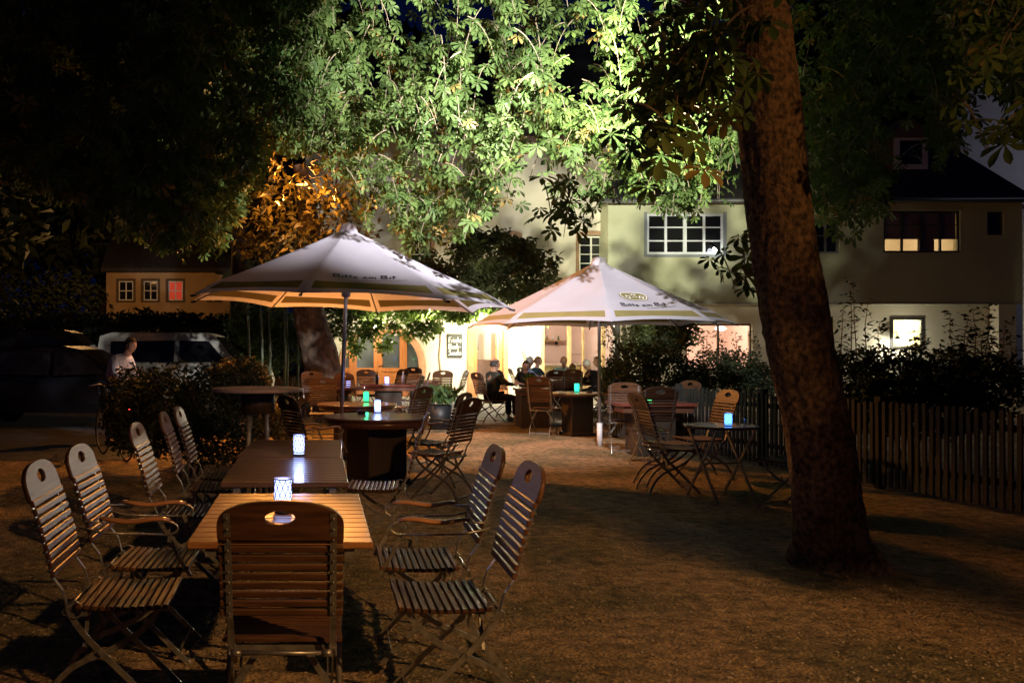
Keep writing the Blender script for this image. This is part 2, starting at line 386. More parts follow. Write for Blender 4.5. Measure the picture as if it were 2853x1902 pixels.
# fallen leaves on the gravel
nL = 2600
pz = np.stack([rng.uniform(-4, 8, nL), rng.uniform(2.2, 17, nL), np.full(nL, .012)], 1)
aa = rng.uniform(0, 2*PI, nL); rt = np.zeros((nL, 3, 3)); rt[:, 0, 0] = np.cos(aa); rt[:, 0, 1] = -np.sin(aa); rt[:, 1, 0] = np.sin(aa); rt[:, 1, 1] = np.cos(aa); rt[:, 2, 2] = 1
ll = instance_mesh('leaf_litter', LEAFLET[0], LEAFLET[1], pz, rt, rng.uniform(.025, .07, nL), mat('fallen leaf', (.22, .13, .05), .8, col2=(.32, .2, .08), vscale=4))
tag(ll, kind='stuff')
nG = 16000
gy = 2.3+rng.uniform(0, 1, nG)**1.6*13; gp = np.stack([rng.uniform(-.42, .82, nG)*gy, gy, np.full(nG, .002)], 1)
GT = ([(1, 0, 0), (-.5, .87, 0), (-.5, -.87, 0), (.1, .1, .8), (.5, .6, .4)], [(0, 4, 3), (4, 1, 3), (1, 2, 3), (2, 0, 3), (0, 1, 4)])
ga = rng.uniform(0, 2*PI, nG); gr = np.zeros((nG, 3, 3)); gr[:, 0, 0] = np.cos(ga); gr[:, 0, 1] = -np.sin(ga); gr[:, 1, 0] = np.sin(ga); gr[:, 1, 1] = np.cos(ga); gr[:, 2, 2] = 1
tag(instance_mesh('gravel', GT[0], GT[1], gp, gr, rng.uniform(.004, .013, nG), mat('gravel stone', (.12, .09, .06), .85, col2=(.42, .34, .25), vscale=30)), kind='stuff')

# ================================================================ folding garden chair
BACK = lambda s: Vector((0, -0.262-0.20*s*0.5-0.04*s*s, 0.575+0.445*s))   # along the back, s 0 at the lowest slat, 1 at the crest
def make_chair(arms=False):
    root = thing('folding_armchair' if arms else 'folding_chair', 'x', 'chair')
    wd = 0.45
    # backrest: nine slats and a rounded head panel with an oval grip hole
    bm = bmesh.new()
    tb = Vector((0, -0.27, 0.96)).normalized(); nb = Vector((0, tb.z, -tb.y))
    def fr(u, s): return BACK(s)+Vector((u, 0, 0))
    for k in range(9):
        s = 0.012+k*0.0785; c = BACK(s+.03)
        Mx = Matrix.Translation(c) @ Matrix.Rotation(R(14+3*k/9), 4, 'X')
        bx(bm, -wd/2, wd/2, -0.009, 0.009, -0.0135, 0.0135, M=Mx, bev=0.004)
    n = 40; out = []; inn = []
    zb = 0.0; H = 0.150
    c0 = BACK(0.985-0.27); Mx = Matrix.Translation(BACK(1.0)) @ Matrix.Rotation(R(18), 4, 'X') @ Matrix.Translation((0, 0, -H))
    for k in range(n):
        a = 2*PI*k/n; x = math.cos(a); z = math.sin(a)
        if z >= 0: ox, oz = wd/2*(abs(x)**0.82)*(1 if x > 0 else -1), 0.055+(H-.055)*(abs(z)**0.9)
        else:
            t = (a-PI)/PI; ox = -wd/2+wd*t; oz = 0.055
            # lower part runs down the sides and along the bottom edge
            if t < .12: ox = -wd/2; oz = .055*(1-t/.12)
            elif t > .88: ox = wd/2; oz = .055*((t-.88)/.12)
            else: ox = -wd/2+wd*(t-.12)/.76; oz = 0
        out.append((ox, oz)); inn.append((0.055*x, 0.086+0.029*z))
    def ring(L, y): return [bm.verts.new(Mx @ Vector((p[0], y, p[1]))) for p in L]
    th = .010; o1, i1, o2, i2 = ring(out, -th), ring(inn, -th), ring(out, th), ring(inn, th)
    for k in range(n):
        j = (k+1) % n
        bm.faces.new((o1[k], o1[j], i1[j], i1[k])); bm.faces.new((o2[k], i2[k], i2[j], o2[j]))
        f = bm.faces.new((o1[k], o2[k], o2[j], o1[j])); f.smooth = True
        f = bm.faces.new((i1[k], i1[j], i2[j], i2[k])); f.smooth = True
    obj('backrest', bm, M_chairwood, root)
    # seat: twelve slats
    bm = bmesh.new()
    for k in range(12):
        y = 0.185-k*0.0318
        z = 0.462-0.010*math.sin(PI*k/11)
        bx(bm, -wd/2, wd/2, y-.0112, y+.0112, z-.009, z+.009, bev=0.0035)
    obj('seat', bm, M_chairwood, root)
    for sx in (-1, 1):
        x = sx*0.188
        bm = bmesh.new()
        rail = [(x, BACK(s).y-0.014, BACK(s).z) for s in (.90, .6, .3, 0.0)]+[(x, -.235, .52), (x, -.215, .45)]
        flatbar(bm, rail, .005, .024)
        for s in np.linspace(.04, .86, 10):
            ell(bm, (x, BACK(s).y-.0125-.012, BACK(s).z), (.005, .005, .005), 1)
        obj('back_rail', bm, M_steel, root)
        bm = bmesh.new()
        flatbar(bm, bez((x, -.215, .45), (x, -.17, .33), (x, -.06, .26), (x, .19, .0), 9), .024, .006)
        tube(bm, [(x-.006*sx, -.085, .272), (x+.010*sx, -.085, .272)], .007, 6)
        obj('leg', bm, M_steel, root)
        xi = sx*0.172; bm = bmesh.new()
        flatbar(bm, bez((xi, .155, .445), (xi, .10, .33), (xi, -.04, .27), (xi, -.14, .235), 7)+bez((xi, -.14, .235), (xi, -.25, .19), (xi, -.30, .10), (xi, -.34, .0), 5)[1:], .024, .006)
        obj('leg', bm, M_steel, root)
        bm = bmesh.new()
        flatbar(bm, [(sx*.180, .195, .444), (sx*.180, -.18, .444)], .020, .006)
        arc = [(sx*.200, -.185+.034*math.cos(a), .445+.034*math.sin(a)) for a in np.linspace(-PI*.6, PI*.75, 9)]
        tube(bm, arc, .0045, 5)
        obj('seat_rail', bm, M_steel, root)
    bm = bmesh.new()
    tube(bm, [(-.185, -.226, .43), (.185, -.226, .43)], .009, 8)
    for sx in (-1, 1): tube(bm, [(sx*.185, -.226, .43), (sx*.15, -.226, .43)], .014, 8)
    obj('crossbar', bm, M_steel, root)
    bm = bmesh.new(); flatbarx(bm, (-.188, .14, .045), (.188, .14, .045), .018, .005); obj('crossbar', bm, M_steel, root)
    bm = bmesh.new(); flatbarx(bm, (-.172, -.318, .05), (.172, -.318, .05), .018, .005); obj('crossbar', bm, M_steel, root)
    bm = bmesh.new()
    bx(bm, -.20, .20, -.16, -.135, .418, .438)
    for sx in (-1, 1): bx(bm, -.012, .012, -.006, .006, -.16, 0, M=Matrix.Translation((sx*.09, -.15, .42)) @ Matrix.Rotation(R(sx*-32), 4, 'Y'))
    obj('seat_brace', bm, M_steel, root)
    if arms:
        for sx in (-1, 1):
            x = sx*.236
            bm = bmesh.new(); n_ = 9; rg = []
            for i in range(n_):
                t = i/(n_-1); y = -.22+.33*t; w = .019+.007*math.sin(t*PI*2.2)**2; z = .690+.008*math.cos(t*PI*2.4)
                h = .013*(0.65+.35*math.sin(PI*min(1, max(0, t))))
                rg.append([bm.verts.new((x+w*math.cos(2*PI*k/8+PI/8), y, z+h*math.sin(2*PI*k/8+PI/8))) for k in range(8)])
            for a, b in zip(rg, rg[1:]):
                for k in range(8): bm.faces.new((a[k], a[(k+1) % 8], b[(k+1) % 8], b[k])).smooth = True
            bm.faces.new(rg[0]); bm.faces.new(rg[-1])
            obj('armrest', bm, mat('armrest wood', (.30, .13, .045), .28, col2=(.38, .17, .06), vscale=6, coat=.6), root)
            bm = bmesh.new()
            tube(bm, [(x, -.32, .655), (x, -.2, .628), (x, .08, .622)]+bez((x, .08, .622), (x, .17, .62), (x, .17, .685), (x, .09, .683), 8), .0055, 6)
            tube(bm, [(x, -.21, .684), (x, -.29, .68), (sx*.19, -.315, .70)], .0055, 6)
            flatbar(bm, [(x-.01*sx, .10, .63), (x-.01*sx, .145, .52), (x-.02*sx, .205, .425)], .018, .006)
            obj('arm_support', bm, M_steel, root)
    return root
def flatbarx(bm, a, b, w, t):
    a = Vector(a); b = Vector(b); bx(bm, a.x, b.x, a.y-t/2, a.y+t/2, a.z-w/2, a.z+w/2)
proto = {False: make_chair(False), True: make_chair(True)}
used = {False: False, True: False}
def chair(x, y, deg, label, group, arms=False, z=0.0, s=1.0, tilt=0):
    rz = R(deg)-PI/2           # deg: direction the sitter faces, 0 = +x, 90 = away from camera
    p = proto[arms]
    if not used[arms]:
        used[arms] = True; p.location = (x, y, z); p.rotation_euler = (0, 0, rz); p['label'] = label; p['group'] = group; p.scale = (s,)*3; r = p
    else: r = copy_thing(p, (x, y, z), rz, label, group, s)
    return r
G1 = 'slatted folding chairs around the garden tables'
chair(-0.125, 3.48, 90, 'large slatted chair in the foreground seen from behind at the head of the nearest table', G1, s=.965)
chair(-0.80, 3.90, 1, 'armless chair with violet light on its back, nearest on the left of the front table', G1)
chair(-0.80, 4.55, -1, 'chair with wooden armrests on the left of the front table', G1, True)
chair(-0.78, 5.90, 0, 'chair beside the dark middle table, its pale head panel nearest the armchair', G1)
chair(-0.77, 6.92, 2, 'middle one of the three chairs lined up on the left of the dark middle tables', G1)
chair(-0.75, 7.52, 0, 'farthest of the three chairs lined up on the left of the dark middle tables', G1)
chair(0.52, 3.86, 180, 'armless chair nearest on the right of the front table, its seat front lit gold', G1)
chair(0.50, 4.54, 179, 'chair with wooden armrests on the right of the front table', G1, True)
chair(0.44, 6.95, 173, 'chair seen edge-on at the right of the dark middle tables', G1)
chair(1.20, 9.15, 142, 'chair standing right of the thick round table with its crossed legs fully in view', G1)
chair(1.28, 10.15, 150, 'chair half hidden behind another one at the right of the thick round table', G1, True)
chair(0.03, 9.55, 28, 'dark armchair at the left of the thick round table, before the standing table', G1, True)
chair(1.05, 11.75, 140, 'dark chair with back to the camera right of the round table with the green lantern', G1)
chair(0.10, 14.55, -90, 'chair facing the camera behind the left umbrella pole with orange light through its slats', G1)
chair(-0.05, 18.9, -80, 'dark arched chair back right behind the one with the glowing slats', G1)
chair(0.72, 17.6, -60, 'chair partly covered by the left umbrella pole, beside the far round table', G1)
chair(1.12, 20.4, -90, 'wide brown chair before the pine double door behind the red table', G1)
chair(1.66, 20.9, -150, 'pink lit narrow chair back next to the bright bottles of the red table', G1)
chair(1.50, 16.4, 160, 'orange lit chair leaning right of the red table', G1)
chair(1.90, 18.6, 175, 'chair just behind the orange lit leaning chair', G1)
chair(2.45, 22.9, -90, 'salmon coloured chair at the far small table below the round arch', G1)
chair(2.62, 19.6, -110, 'pale chair with see-through slats beside the thin vine stem left of the chalkboard', G1)
chair(2.92, 20.2, 185, 'chair seen edge-on against the lit plaster under the chalkboard', G1)
# right side
chair(3.95, 15.9, 62, 'chair in front of the pale round table with the green lantern, back towards the camera', G1)
chair(4.45, 13.3, 75, 'reddish chair just right of the right umbrella pole', G1)
chair(4.27, 11.75, 90, 'pale framed chair in front of a green lantern showing through its grip hole', G1)
chair(3.76, 9.62, 3, 'chair turned right towards the blue lantern table, nearer of an overlapping pair', G1)
chair(3.88, 10.05, 3, 'chair turned right towards the blue lantern table, farther of an overlapping pair', G1)
chair(4.42, 10.6, 188, 'dark chair behind the small table with the blue lantern', G1)
chair(4.42, 8.55, 118, 'dark chair between the small blue lantern table and the big tree trunk', G1)
chair(5.25, 13.6, 200, 'reddish chair at the fence end of the red table on the right', G1)
chair(4.95, 16.4, 180, 'shadowed chair right of the pale round table close to the bushes', G1, True)

# ================================================================ tables
def slat_table(name, label, x0, x1, y0, y1, m, rz=0.0):
    cx, cy = (x0+x1)/2, (y0+y1)/2; w = x1-x0; d = y1-y0
    t = thing(name, label, 'table', (cx, cy, 0), rz, 'slatted tables in a row')
    bm = bmesh.new(); n = 12; p = d/n
    for k in range(n):
        y = -d/2+p*(k+.5)
        bx(bm, -w/2, w/2, y-p*.46, y+p*.46, .712, .740, bev=.004)
    obj('tabletop', bm, m, t)
    bm = bmesh.new()
    for s in (-1, 1): bx(bm, s*(w/2-.09)-.02, s*(w/2-.09)+.02, -d/2+.03, d/2-.03, .675, .710)
    obj('table_rail', bm, M_steel, t)
    for sy in (-1, 1):
        for sx in (-1, 1):
            bm = bmesh.new()
            tube(bm, [(sx*(w/2-.12), sy*(d/2-.12), .675), (sx*(w/2-.12), sy*.18*-1, .0)], .014, 8); obj('leg', bm, M_steel, t)
    return t
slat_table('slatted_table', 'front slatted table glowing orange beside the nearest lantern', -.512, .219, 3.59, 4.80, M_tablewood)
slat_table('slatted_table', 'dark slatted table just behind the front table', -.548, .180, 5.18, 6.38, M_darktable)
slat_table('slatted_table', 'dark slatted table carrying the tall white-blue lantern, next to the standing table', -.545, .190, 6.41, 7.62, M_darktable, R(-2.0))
def round_table(label, x, y, dia, m, base='box', h=.74, thick=.03, apron=0, rz=0, group='round tables of the garden', name='round_table'):
    t = thing(name, label, 'table', (x, y, 0), rz, group)
    bm = bmesh.new(); r_ = dia/2
    lathe(bm, [(r_-.008, h-thick), (r_, h-thick+.008), (r_, h-.010), (r_-.010, h)], 56)
    obj('tabletop', bm, m, t)
    if apron:
        bm = bmesh.new(); lathe(bm, [(r_-.03, h-thick-apron), (r_-.02, h-thick-.002)], 48); obj('apron', bm, M_roundtop, t)
    if base == 'box':
        b2 = .25 if dia > 1 else .20
        bm = bmesh.new(); bx(bm, -b2, b2, -b2, b2, 0.02, h-thick-apron-.002, bev=.012); obj('pedestal', bm, M_board, t)
        bm = bmesh.new(); bx(bm, -b2-.03, b2+.03, -b2-.03, b2+.03, 0.0, .06, bev=.008); obj('plinth', bm, M_board, t)
    else:
        for k in range(4):
            a = PI/4+k*PI/2; bm = bmesh.new()
            tube(bm, [(.10*math.cos(a), .10*math.sin(a), h-thick), (.14*math.cos(a), .14*math.sin(a), .3), (.23*math.cos(a), .23*math.sin(a), 0)], .016, 8)
            obj('leg', bm, M_steel, t)
        bm = bmesh.new(); cyl(bm, 0, 0, h-thick-.20, h-thick-.005, .16, .16, 24); obj('hub', bm, M_board, t)
    return t
round_table('thick round table with ashtray and blue lantern in front of the left umbrella pole', .67, 10.3, 1.21, M_roundtop, apron=.075, rz=R(28))
round_table('round table with the green lantern right behind the thick round table', .55, 12.6, 1.10, M_roundtop, apron=.05, rz=R(20))
round_table('far small round table on the left with a whitish lantern', .42, 18.2, 1.08, M_roundtop, apron=.03)
round_table('pale round table with a green lantern and ashtray next to the right umbrella pole', 4.50, 15.8, .86, mat('light beige top', (.40, .34, .20), .25, coat=.4, var=.05), apron=.03, rz=R(10))
bt = round_table('high standing table with pale round top before the hedge', -.555, 8.6, .86, mat('pale laminate', (.46, .34, .30), .5, var=.1, vscale=12), base='legs', h=1.13, thick=.035, name='standing_table')
def block_table(label, x, y, w, d, m, rz=0, h=.74, name='garden_table'):
    t = thing(name, label, 'table', (x, y, 0), rz)
    box('tabletop', m, t, -w/2, w/2, -d/2, d/2, h-.045, h, bev=.008)
    box('apron', M_roundtop, t, -w/2+.04, w/2-.04, -d/2+.04, d/2-.04, h-.13, h-.047)
    box('pedestal', M_board, t, -.27, .27, -.25, .25, 0, h-.132, bev=.01)
    return t
M_redtop = mat('red stained table top', (.22, .055, .035), .3, coat=.4, var=.15, vscale=4)
block_table('dark red table in front of the pine double door with a violet lantern', 1.52, 19.5, 1.25, .8, M_redtop)
block_table('small orange table at the foot of the round arch', 2.50, 21.8, .8, .7, mat('orange table top', (.35, .12, .05), .4, var=.1))  # small table with an orange base colour on its top
block_table('dark box table between the seated men with plates on it', 4.12, 17.5, .62, .62, M_darktable)
block_table('reddish table in the shade right of the right umbrella pole', 4.72, 12.95, 1.05, .75, M_redtop)
block_table('table of the dining group under the bay window', 6.0, 22.3, 1.9, .8, mat('light dining top', (.45, .33, .2), .4, var=.1))
# small table with crossed wooden legs
t = thing('folding_table', 'small dark table with crossed legs and a bright blue lantern', 'table', (4.02, 9.1, 0), R(8))
bm = bmesh.new(); n = 8
lathe(bm, [(.355, .712), (.365, .72), (.365, .732), (.355, .74)], 8); obj('tabletop', bm, mat('plum table top', (.13, .07, .07), .22, coat=.5), t)
for s in (-1, 1):
    for q in (-1, 1):
        bm = bmesh.new(); flatbar(bm, [(s*.2, q*.26, .71), (s*.2, -q*.28, 0)], .03, .012); obj('leg', bm, M_steel, t)
bm = bmesh.new(); tube(bm, [(-.2, 0, .36), (.2, 0, .36)], .008, 6); obj('crossbar', bm, M_steel, t)

# ================================================================ lanterns
def lantern(x, y, z, col, label, h=.15, r_=.038, e=12, metal=(0.02, 0.02, 0.04)):
    t = thing('table_lantern', label, 'lantern', (x, y, z), 0, 'glowing lanterns on the tables')
    bm = bmesh.new(); n = 40
    prof = [(.30, 0.010), (.30, h*.06), (1, h*.06), (1.0, h*.5), (.97, h*.97)]
    # glowing frosted glass
    lathe(bm, [(r_*.93, h*.07), (r_, h*.3), (r_*1.02, h*.6), (r_*.96, h*.95)], n)
    obj('glass_cup', bm, mat('lantern glow %.2f %.2f' % (col[0], col[1]), col, .5, emit=col, estr=e), t)
    bm = bmesh.new(); lathe(bm, [(r_*.98, 0), (r_*1.03, h*.02), (r_*1.03, h*.065), (r_*.9, h*.07)], n); obj('foot', bm, M_ink, t)
    # pierced sheet collar: a lattice of thin strips with round gaps
    bm = bmesh.new(); R2 = r_*1.045
    for zz in (h*.93, h*.12):
        lathe(bm, [(R2, zz), (R2+.0015, zz+.001), (R2+.0015, zz+.005), (R2, zz+.006)], n)
    for k in range(10):
        for s in (-1, 1):
            pts = [(R2*math.cos(2*PI*k/10+s*u*1.3), R2*math.sin(2*PI*k/10+s*u*1.3), h*(.12+.82*u)) for u in np.linspace(0, 1, 9)]
            tube(bm, pts, .0016, 4, cap=False)
    obj('pierced_collar', bm, M_ink, t)
    light('lantern_glow', 'POINT', (x, y, z+h+.02), 3.0 if e > 3 else 1.2, col, .03)
    return t
WB = (0.40, 0.50, 1.0); BL = (0.10, 0.30, 1.0); GR = (0.04, 0.85, 0.32); VI = (0.38, 0.42, 1.0)
lantern(-.157, 4.23, .742, WB, 'large white-blue lantern on the front table behind the foreground chair', .165, .040, 3.2)
lantern(-.128, 6.50, .742, WB, 'white-blue lantern standing on the far end of the dark slatted tables', .15, .040, 3.6)
lantern(.72, 10.85, .742, (.30, .42, 1.0), 'pale blue lantern on the thick round table', .155, .038, 6)
lantern(.70, 13.0, .742, GR, 'green lantern on the left round table', .155, .040, 3)
lantern(.64, 18.6, .742, VI, 'lavender lantern on the far small round table', .16, .045, 6)
lantern(1.50, 19.6, .742, VI, 'violet lantern on the dark red table by the double door', .16, .045, 5)
lantern(4.52, 15.9, .742, (.03, .8, .45), 'green lantern on the pale round table by the right pole', .16, .042, 3.0)
lantern(4.70, 12.95, .742, (.10, .9, .25), 'green lantern on the reddish table seen through the chair grip hole', .17, .042, 4)
lantern(4.05, 9.0, .742, BL, 'bright blue lantern on the small cross-legged table', .125, .036, 5)
def ashtray(x, y, label):
    bm = bmesh.new(); lathe(bm, [(.045, 0), (.06, .03), (.05, .03), (.04, .008)], 20)
    o = obj('ashtray', bm, M_black); o.location = (x, y, .742); tag(o, label, 'ashtray', 'ashtrays on the round tables')
ashtray(.52, 10.62, 'dark ashtray beside the pale blue lantern on the thick round table')
ashtray(4.70, 15.75, 'dark ashtray on the pale round table beside the green lantern')
def glassware(x, y, label, h=.12, r_=.033, z=.742):
    bm = bmesh.new(); lathe(bm, [(r_*.8, 0), (r_, h), (r_*.93, h), (r_*.75, .006)], 16)
    o = obj('drinking_glass', bm, glass_mat('tumbler glass', (.85, .9, .85), .25)); o.location = (x, y, z); tag(o, label, 'glass', 'glasses on the tables')
glassware(.36, 12.9, 'left glass on the round table with the green lantern'); glassware(.47, 12.85, 'glass nearer the green lantern on the left round table')
glassware(4.24, 9.05, 'small glass right of the blue lantern on the cross-legged table', .08, .025)
def plate(x, y, label):
    bm = bmesh.new(); lathe(bm, [(.05, 0), (.12, .018), (.12, .022), (.05, .006)], 24)
    o = obj('plate', bm, mat('white china', (.75, .73, .68), .3)); o.location = (x, y, .742); tag(o, label, 'plate', 'plates on the tables')
plate(3.96, 17.35, 'white plate in front of the man in the dark jacket'); plate(4.25, 17.6, 'white plate before the man in the black t-shirt')
for i, (px_, lb) in enumerate(((5.6, 'white plate in front of the woman in teal'), (6.1, 'white plate in the middle of the dining group'), (6.6, 'white plate in front of the man in the green shirt'))):
    plate(px_, 22.2, lb)
bm = bmesh.new(); ell(bm, (0, 0, .05), (.05, .05, .05), 2)
o = obj('tealight_globe', bm, mat('tealight', (.8, .7, 1), .5, emit=(.75, .65, 1), estr=3)); o.location = (.28, 18.2, .742); tag(o, 'small round tealight left of the lavender lantern', 'candle')
def bottle(x, y, label, col, z=.742, h=.27):
    bm = bmesh.new(); lathe(bm, [(.034, 0), (.035, h*.6), (.014, h*.78), (.013, h)], 14)
    o = obj('bottle', bm, mat('bottle %.2f' % col[0], col, .1)); o.location = (x, y, z); tag(o, label, 'bottle')
bottle(1.28, 19.45, 'dark bottle on the red table left of the violet lantern', (.02, .03, .02))
bottle(1.86, 19.7, 'pale bottle on the red table next to the pink chair', (.7, .65, .55))

# ================================================================ umbrellas
def make_umbrella(label, x, y, apex, rim, rad, phi, lean, emblem, text_panel, flat=1.0):
    t = thing('patio_umbrella', label, 'umbrella', (x, y, 0), 0, 'large white advertising umbrellas')
    t.rotation_euler = (0, lean, 0)
    H = apex-rim-.10
    def cp(i, u, s):
        """panel i, u 0..1 across, s 0..1 from crown to hem"""
        a0 = R(phi+45*i); a1 = R(phi+45*(i+1))
        A = Vector((math.sin(a0), -math.cos(a0), 0)); B = Vector((math.sin(a1), -math.cos(a1), 0))
        r_ = .09+(rad-.09)*s
        sag = math.sin(PI*u)
        v = (A*(1-u)+B*u)*r_*(1-.045*sag*s**3)
        z = rim+H*(1-s)**(1.10*flat)+.035*sag*s**4-.045*sag*math.sin(PI*s)-.06*max(0, (s-.84)/.16)**1.3+.06*(1-sag)*0
        return Vector((v.x, v.y, z))
    SS = [0, .06, .14, .24, .36, .48, .60, .70, .77, .83, .86, .945, .965, 1.0]
    UU = [0, .05, .15, .3, .45, .6, .75, .87, .95, 1.0]
    bm = bmesh.new()
    for i in range(8):
        g = [[bm.verts.new(cp(i, u, s)) for u in UU] for s in SS]
        for a in range(len(SS)-1):
            for b in range(len(UU)-1):
                f = bm.faces.new((g[a][b], g[a][b+1], g[a+1][b+1], g[a+1][b])); f.smooth = True
                f.material_index = 1 if (a == 10 and 0 < b < len(UU)-2) else 0
    bmesh.ops.remove_doubles(bm, verts=bm.verts[:], dist=.0008)
    obj('canopy', bm, [M_canvas, M_gold], t)
    bm = bmesh.new(); lathe(bm, [(.17, apex-.165), (.125, apex-.12), (.10, apex-.05), (.095, apex-.02), (.03, apex-.0)], 16)
    obj('top_cap', bm, M_canvas, t)
    bm = bmesh.new(); tube(bm, [(0, 0, .32), (0, 0, apex-.05)], .024, 14); obj('pole', bm, M_pole, t)
    bm = bmesh.new(); tube(bm, [(0, 0, 0), (0, 0, .36)], .040, 14)
    obj('pole_sleeve', bm, M_whitesleeve, t)
    bm = bmesh.new(); lathe(bm, [(.03, rim+.02), (.055, rim+.03), (.055, rim+.12), (.03, rim+.14)], 16); obj('hub', bm, M_pole, t)
    for i in range(8):
        bm = bmesh.new()
        pts = [cp(i, 0, s)-Vector((0, 0, .022)) for s in (.02, .25, .5, .75, 1.0)]
        tube(bm, pts, .011, 6)
        rb = obj('rib', bm, M_pole, t)
        bm = bmesh.new(); q = cp(i, 0, .52)-Vector((0, 0, .03)); tube(bm, [(0, 0, rim+.08), q], .009, 6); obj('strut', bm, M_pole, rb)
        bm = bmesh.new(); q = cp(i, 0, 1.0); d = Vector((q.x, q.y, 0)).normalized()
        tube(bm, [q-d*.03-Vector((0, 0, .015)), q+d*.035-Vector((0, 0, .025))], .014, 6); obj('rib_tip', bm, M_black, rb)
    # printing on one panel
    i = text_panel; L = 1.9*rad/1.93
    def fn(u, v):
        s = 1-v/L; wdt = 2*rad*s*math.sin(R(22.5)); return cp(i, .5+u/wdt, s)+Vector((0, 0, .006))+.004*Vector((math.sin(R(phi+45*i+22)), -math.cos(R(phi+45*i+22)), 0))
    bm = bmesh.new(); st, wt = strokes('Bitte ein Bit', -.37, .42, .125, slant=.15, rise=.055)
    ribbons(bm, st, .018, fn); ribbons(bm, [[(-.05, .34), (.42, .42)]], .009, fn)
    obj('printed_slogan', bm, M_ink, t)
    if emblem:
        bm = bmesh.new(); nn = 36; cvs = []
        def pt(a, k): 
            ca, sa = math.cos(a), math.sin(a); return (-.02+k*.20*math.copysign(abs(ca)**.7, ca), .82+k*.15*math.copysign(abs(sa)**.8, sa))
        for k in (0.02, .5, 1.0): cvs.append([bm.verts.new(fn(*pt(2*PI*j/nn, k))) for j in range(nn)])
        for a, b in zip(cvs, cvs[1:]):
            for j in range(nn): bm.faces.new((a[j], a[(j+1) % nn], b[(j+1) % nn], b[j]))
        em = obj('printed_emblem', bm, M_gold, t)
        bm = bmesh.new()
        def fn2(u, v): return fn(u, v)+Vector((0, -.003, .003))
        ln = [[pt(2*PI*j/nn, .90) for j in range(nn+1)], [(-.14, .78), (-.12, .86), (-.08, .83), (-.09, .76), (-.13, .74)], [(.04, .76), (.08, .84), (.12, .80), (.08, .73), (.05, .78)], [(-.05, .80), (0, .79), (.03, .81)], [(-.04, .88), (0, .91), (.04, .88), (.0, .86), (-.04, .88)]]
        ribbons(bm, ln, .012, fn2); obj('emblem_linework', bm, mat('white print', (.75, .72, .70), .8), em)
    return t
make_umbrella('large left umbrella with orange lit underside', .27, 11.1, 3.02, 2.10, 1.98, -15, R(2.2), False, 0)
make_umbrella('right umbrella with a round gold emblem above the slogan', 4.33, 14.0, 2.90, 1.92, 1.95, -12.5, R(-.3), True, 0)

# ================================================================ tall house with arch, door and bay window
YW = 28.1; KW = F/YW
def wx(px): return (px-728)/KW
def wz(py): return 1.5-(py-800)/KW
def wall_holes(name, x0, x1, z0, z1, y, th, holes, m, parent):
    xs = sorted({x0, x1, *[h[0] for h in holes], *[h[1] for h in holes]}); zs = sorted({z0, z1, *[h[2] for h in holes], *[h[3] for h in holes]})
    bm = bmesh.new()
    def inh(x, z): return any(h[0] < x < h[1] and h[2] < z < h[3] for h in holes)
    for i in range(len(xs)-1):
        for j in range(len(zs)-1):
            a, b, c, d = xs[i], xs[i+1], zs[j], zs[j+1]
            if inh((a+b)/2, (c+d)/2): continue
            for yy in (y, y+th): bm.faces.new([bm.verts.new(v) for v in ((a, yy, c), (b, yy, c), (b, yy, d), (a, yy, d))])
    for h in list(holes)+[(x0, x1, z0, z1)]:
        a, b, c, d = h[:4]
        for q in (((a, y, c), (a, y+th, c), (a, y+th, d), (a, y, d)), ((b, y, c), (b, y+th, c), (b, y+th, d), (b, y, d)), ((a, y, d), (b, y, d), (b, y+th, d), (a, y+th, d)), ((a, y, c), (b, y, c), (b, y+th, c), (a, y+th, c))):
            bm.faces.new([bm.verts.new(v) for v in q])
    return obj(name, bm, m, parent)
def window(parent, x0, x1, z0, z1, y, cols, rows, mf, mg, fw=.05, bar=.022, sash=1, th=.06, name='window'):
    bm = bmesh.new()
    bx(bm, x0, x1, y, y+th, z0, z0+fw); bx(bm, x0, x1, y, y+th, z1-fw, z1)
    bx(bm, x0, x0+fw, y, y+th, z0+fw, z1-fw); bx(bm, x1-fw, x1, y, y+th, z0+fw, z1-fw)
    for c in range(1, cols):
        xx = x0+(x1-x0)*c/cols; w = fw*.75 if (c % max(1, cols//sash) == 0) else fw*.5
        bx(bm, xx-w, xx+w, y-.004, y+th-.01, z0+fw, z1-fw)
    for r_ in range(1, rows):
        zz = z0+(z1-z0)*r_/rows; bx(bm, x0+fw, x1-fw, y+.006, y+th-.016, zz-bar/2, zz+bar/2)
    f = obj(name, bm, mf, parent)
    box('pane', mg, f, x0+fw*.5, x1-fw*.5, y+.028, y+.034, z0+fw*.5, z1-fw*.5)
    return f
def arch_band(name, cx, zs, rin, rout, y0, y1, m, parent, base=0.0, a0=0, a1=PI, n=24, leg=True):
    bm = bmesh.new(); pin = []; pout = []
    if leg: pin.append((cx+rin, base)); pout.append((cx+rout, base))
    for k in range(n+1):
        a = a0+(a1-a0)*k/n; pin.append((cx+rin*math.cos(a), zs+rin*math.sin(a))); pout.append((cx+rout*math.cos(a), zs+rout*math.sin(a)))
    if leg: pin.append((cx-rin, base)); pout.append((cx-rout, base))
    prev = None
    for (a, b) in zip(pin, pout):
        c = [bm.verts.new((a[0], y0, a[1])), bm.verts.new((b[0], y0, b[1])), bm.verts.new((b[0], y1, b[1])), bm.verts.new((a[0], y1, a[1]))]
        if prev:
            for k in range(4): bm.faces.new((prev[k], prev[(k+1) % 4], c[(k+1) % 4], c[k]))
        prev = c
    return obj(name, bm, m, parent)
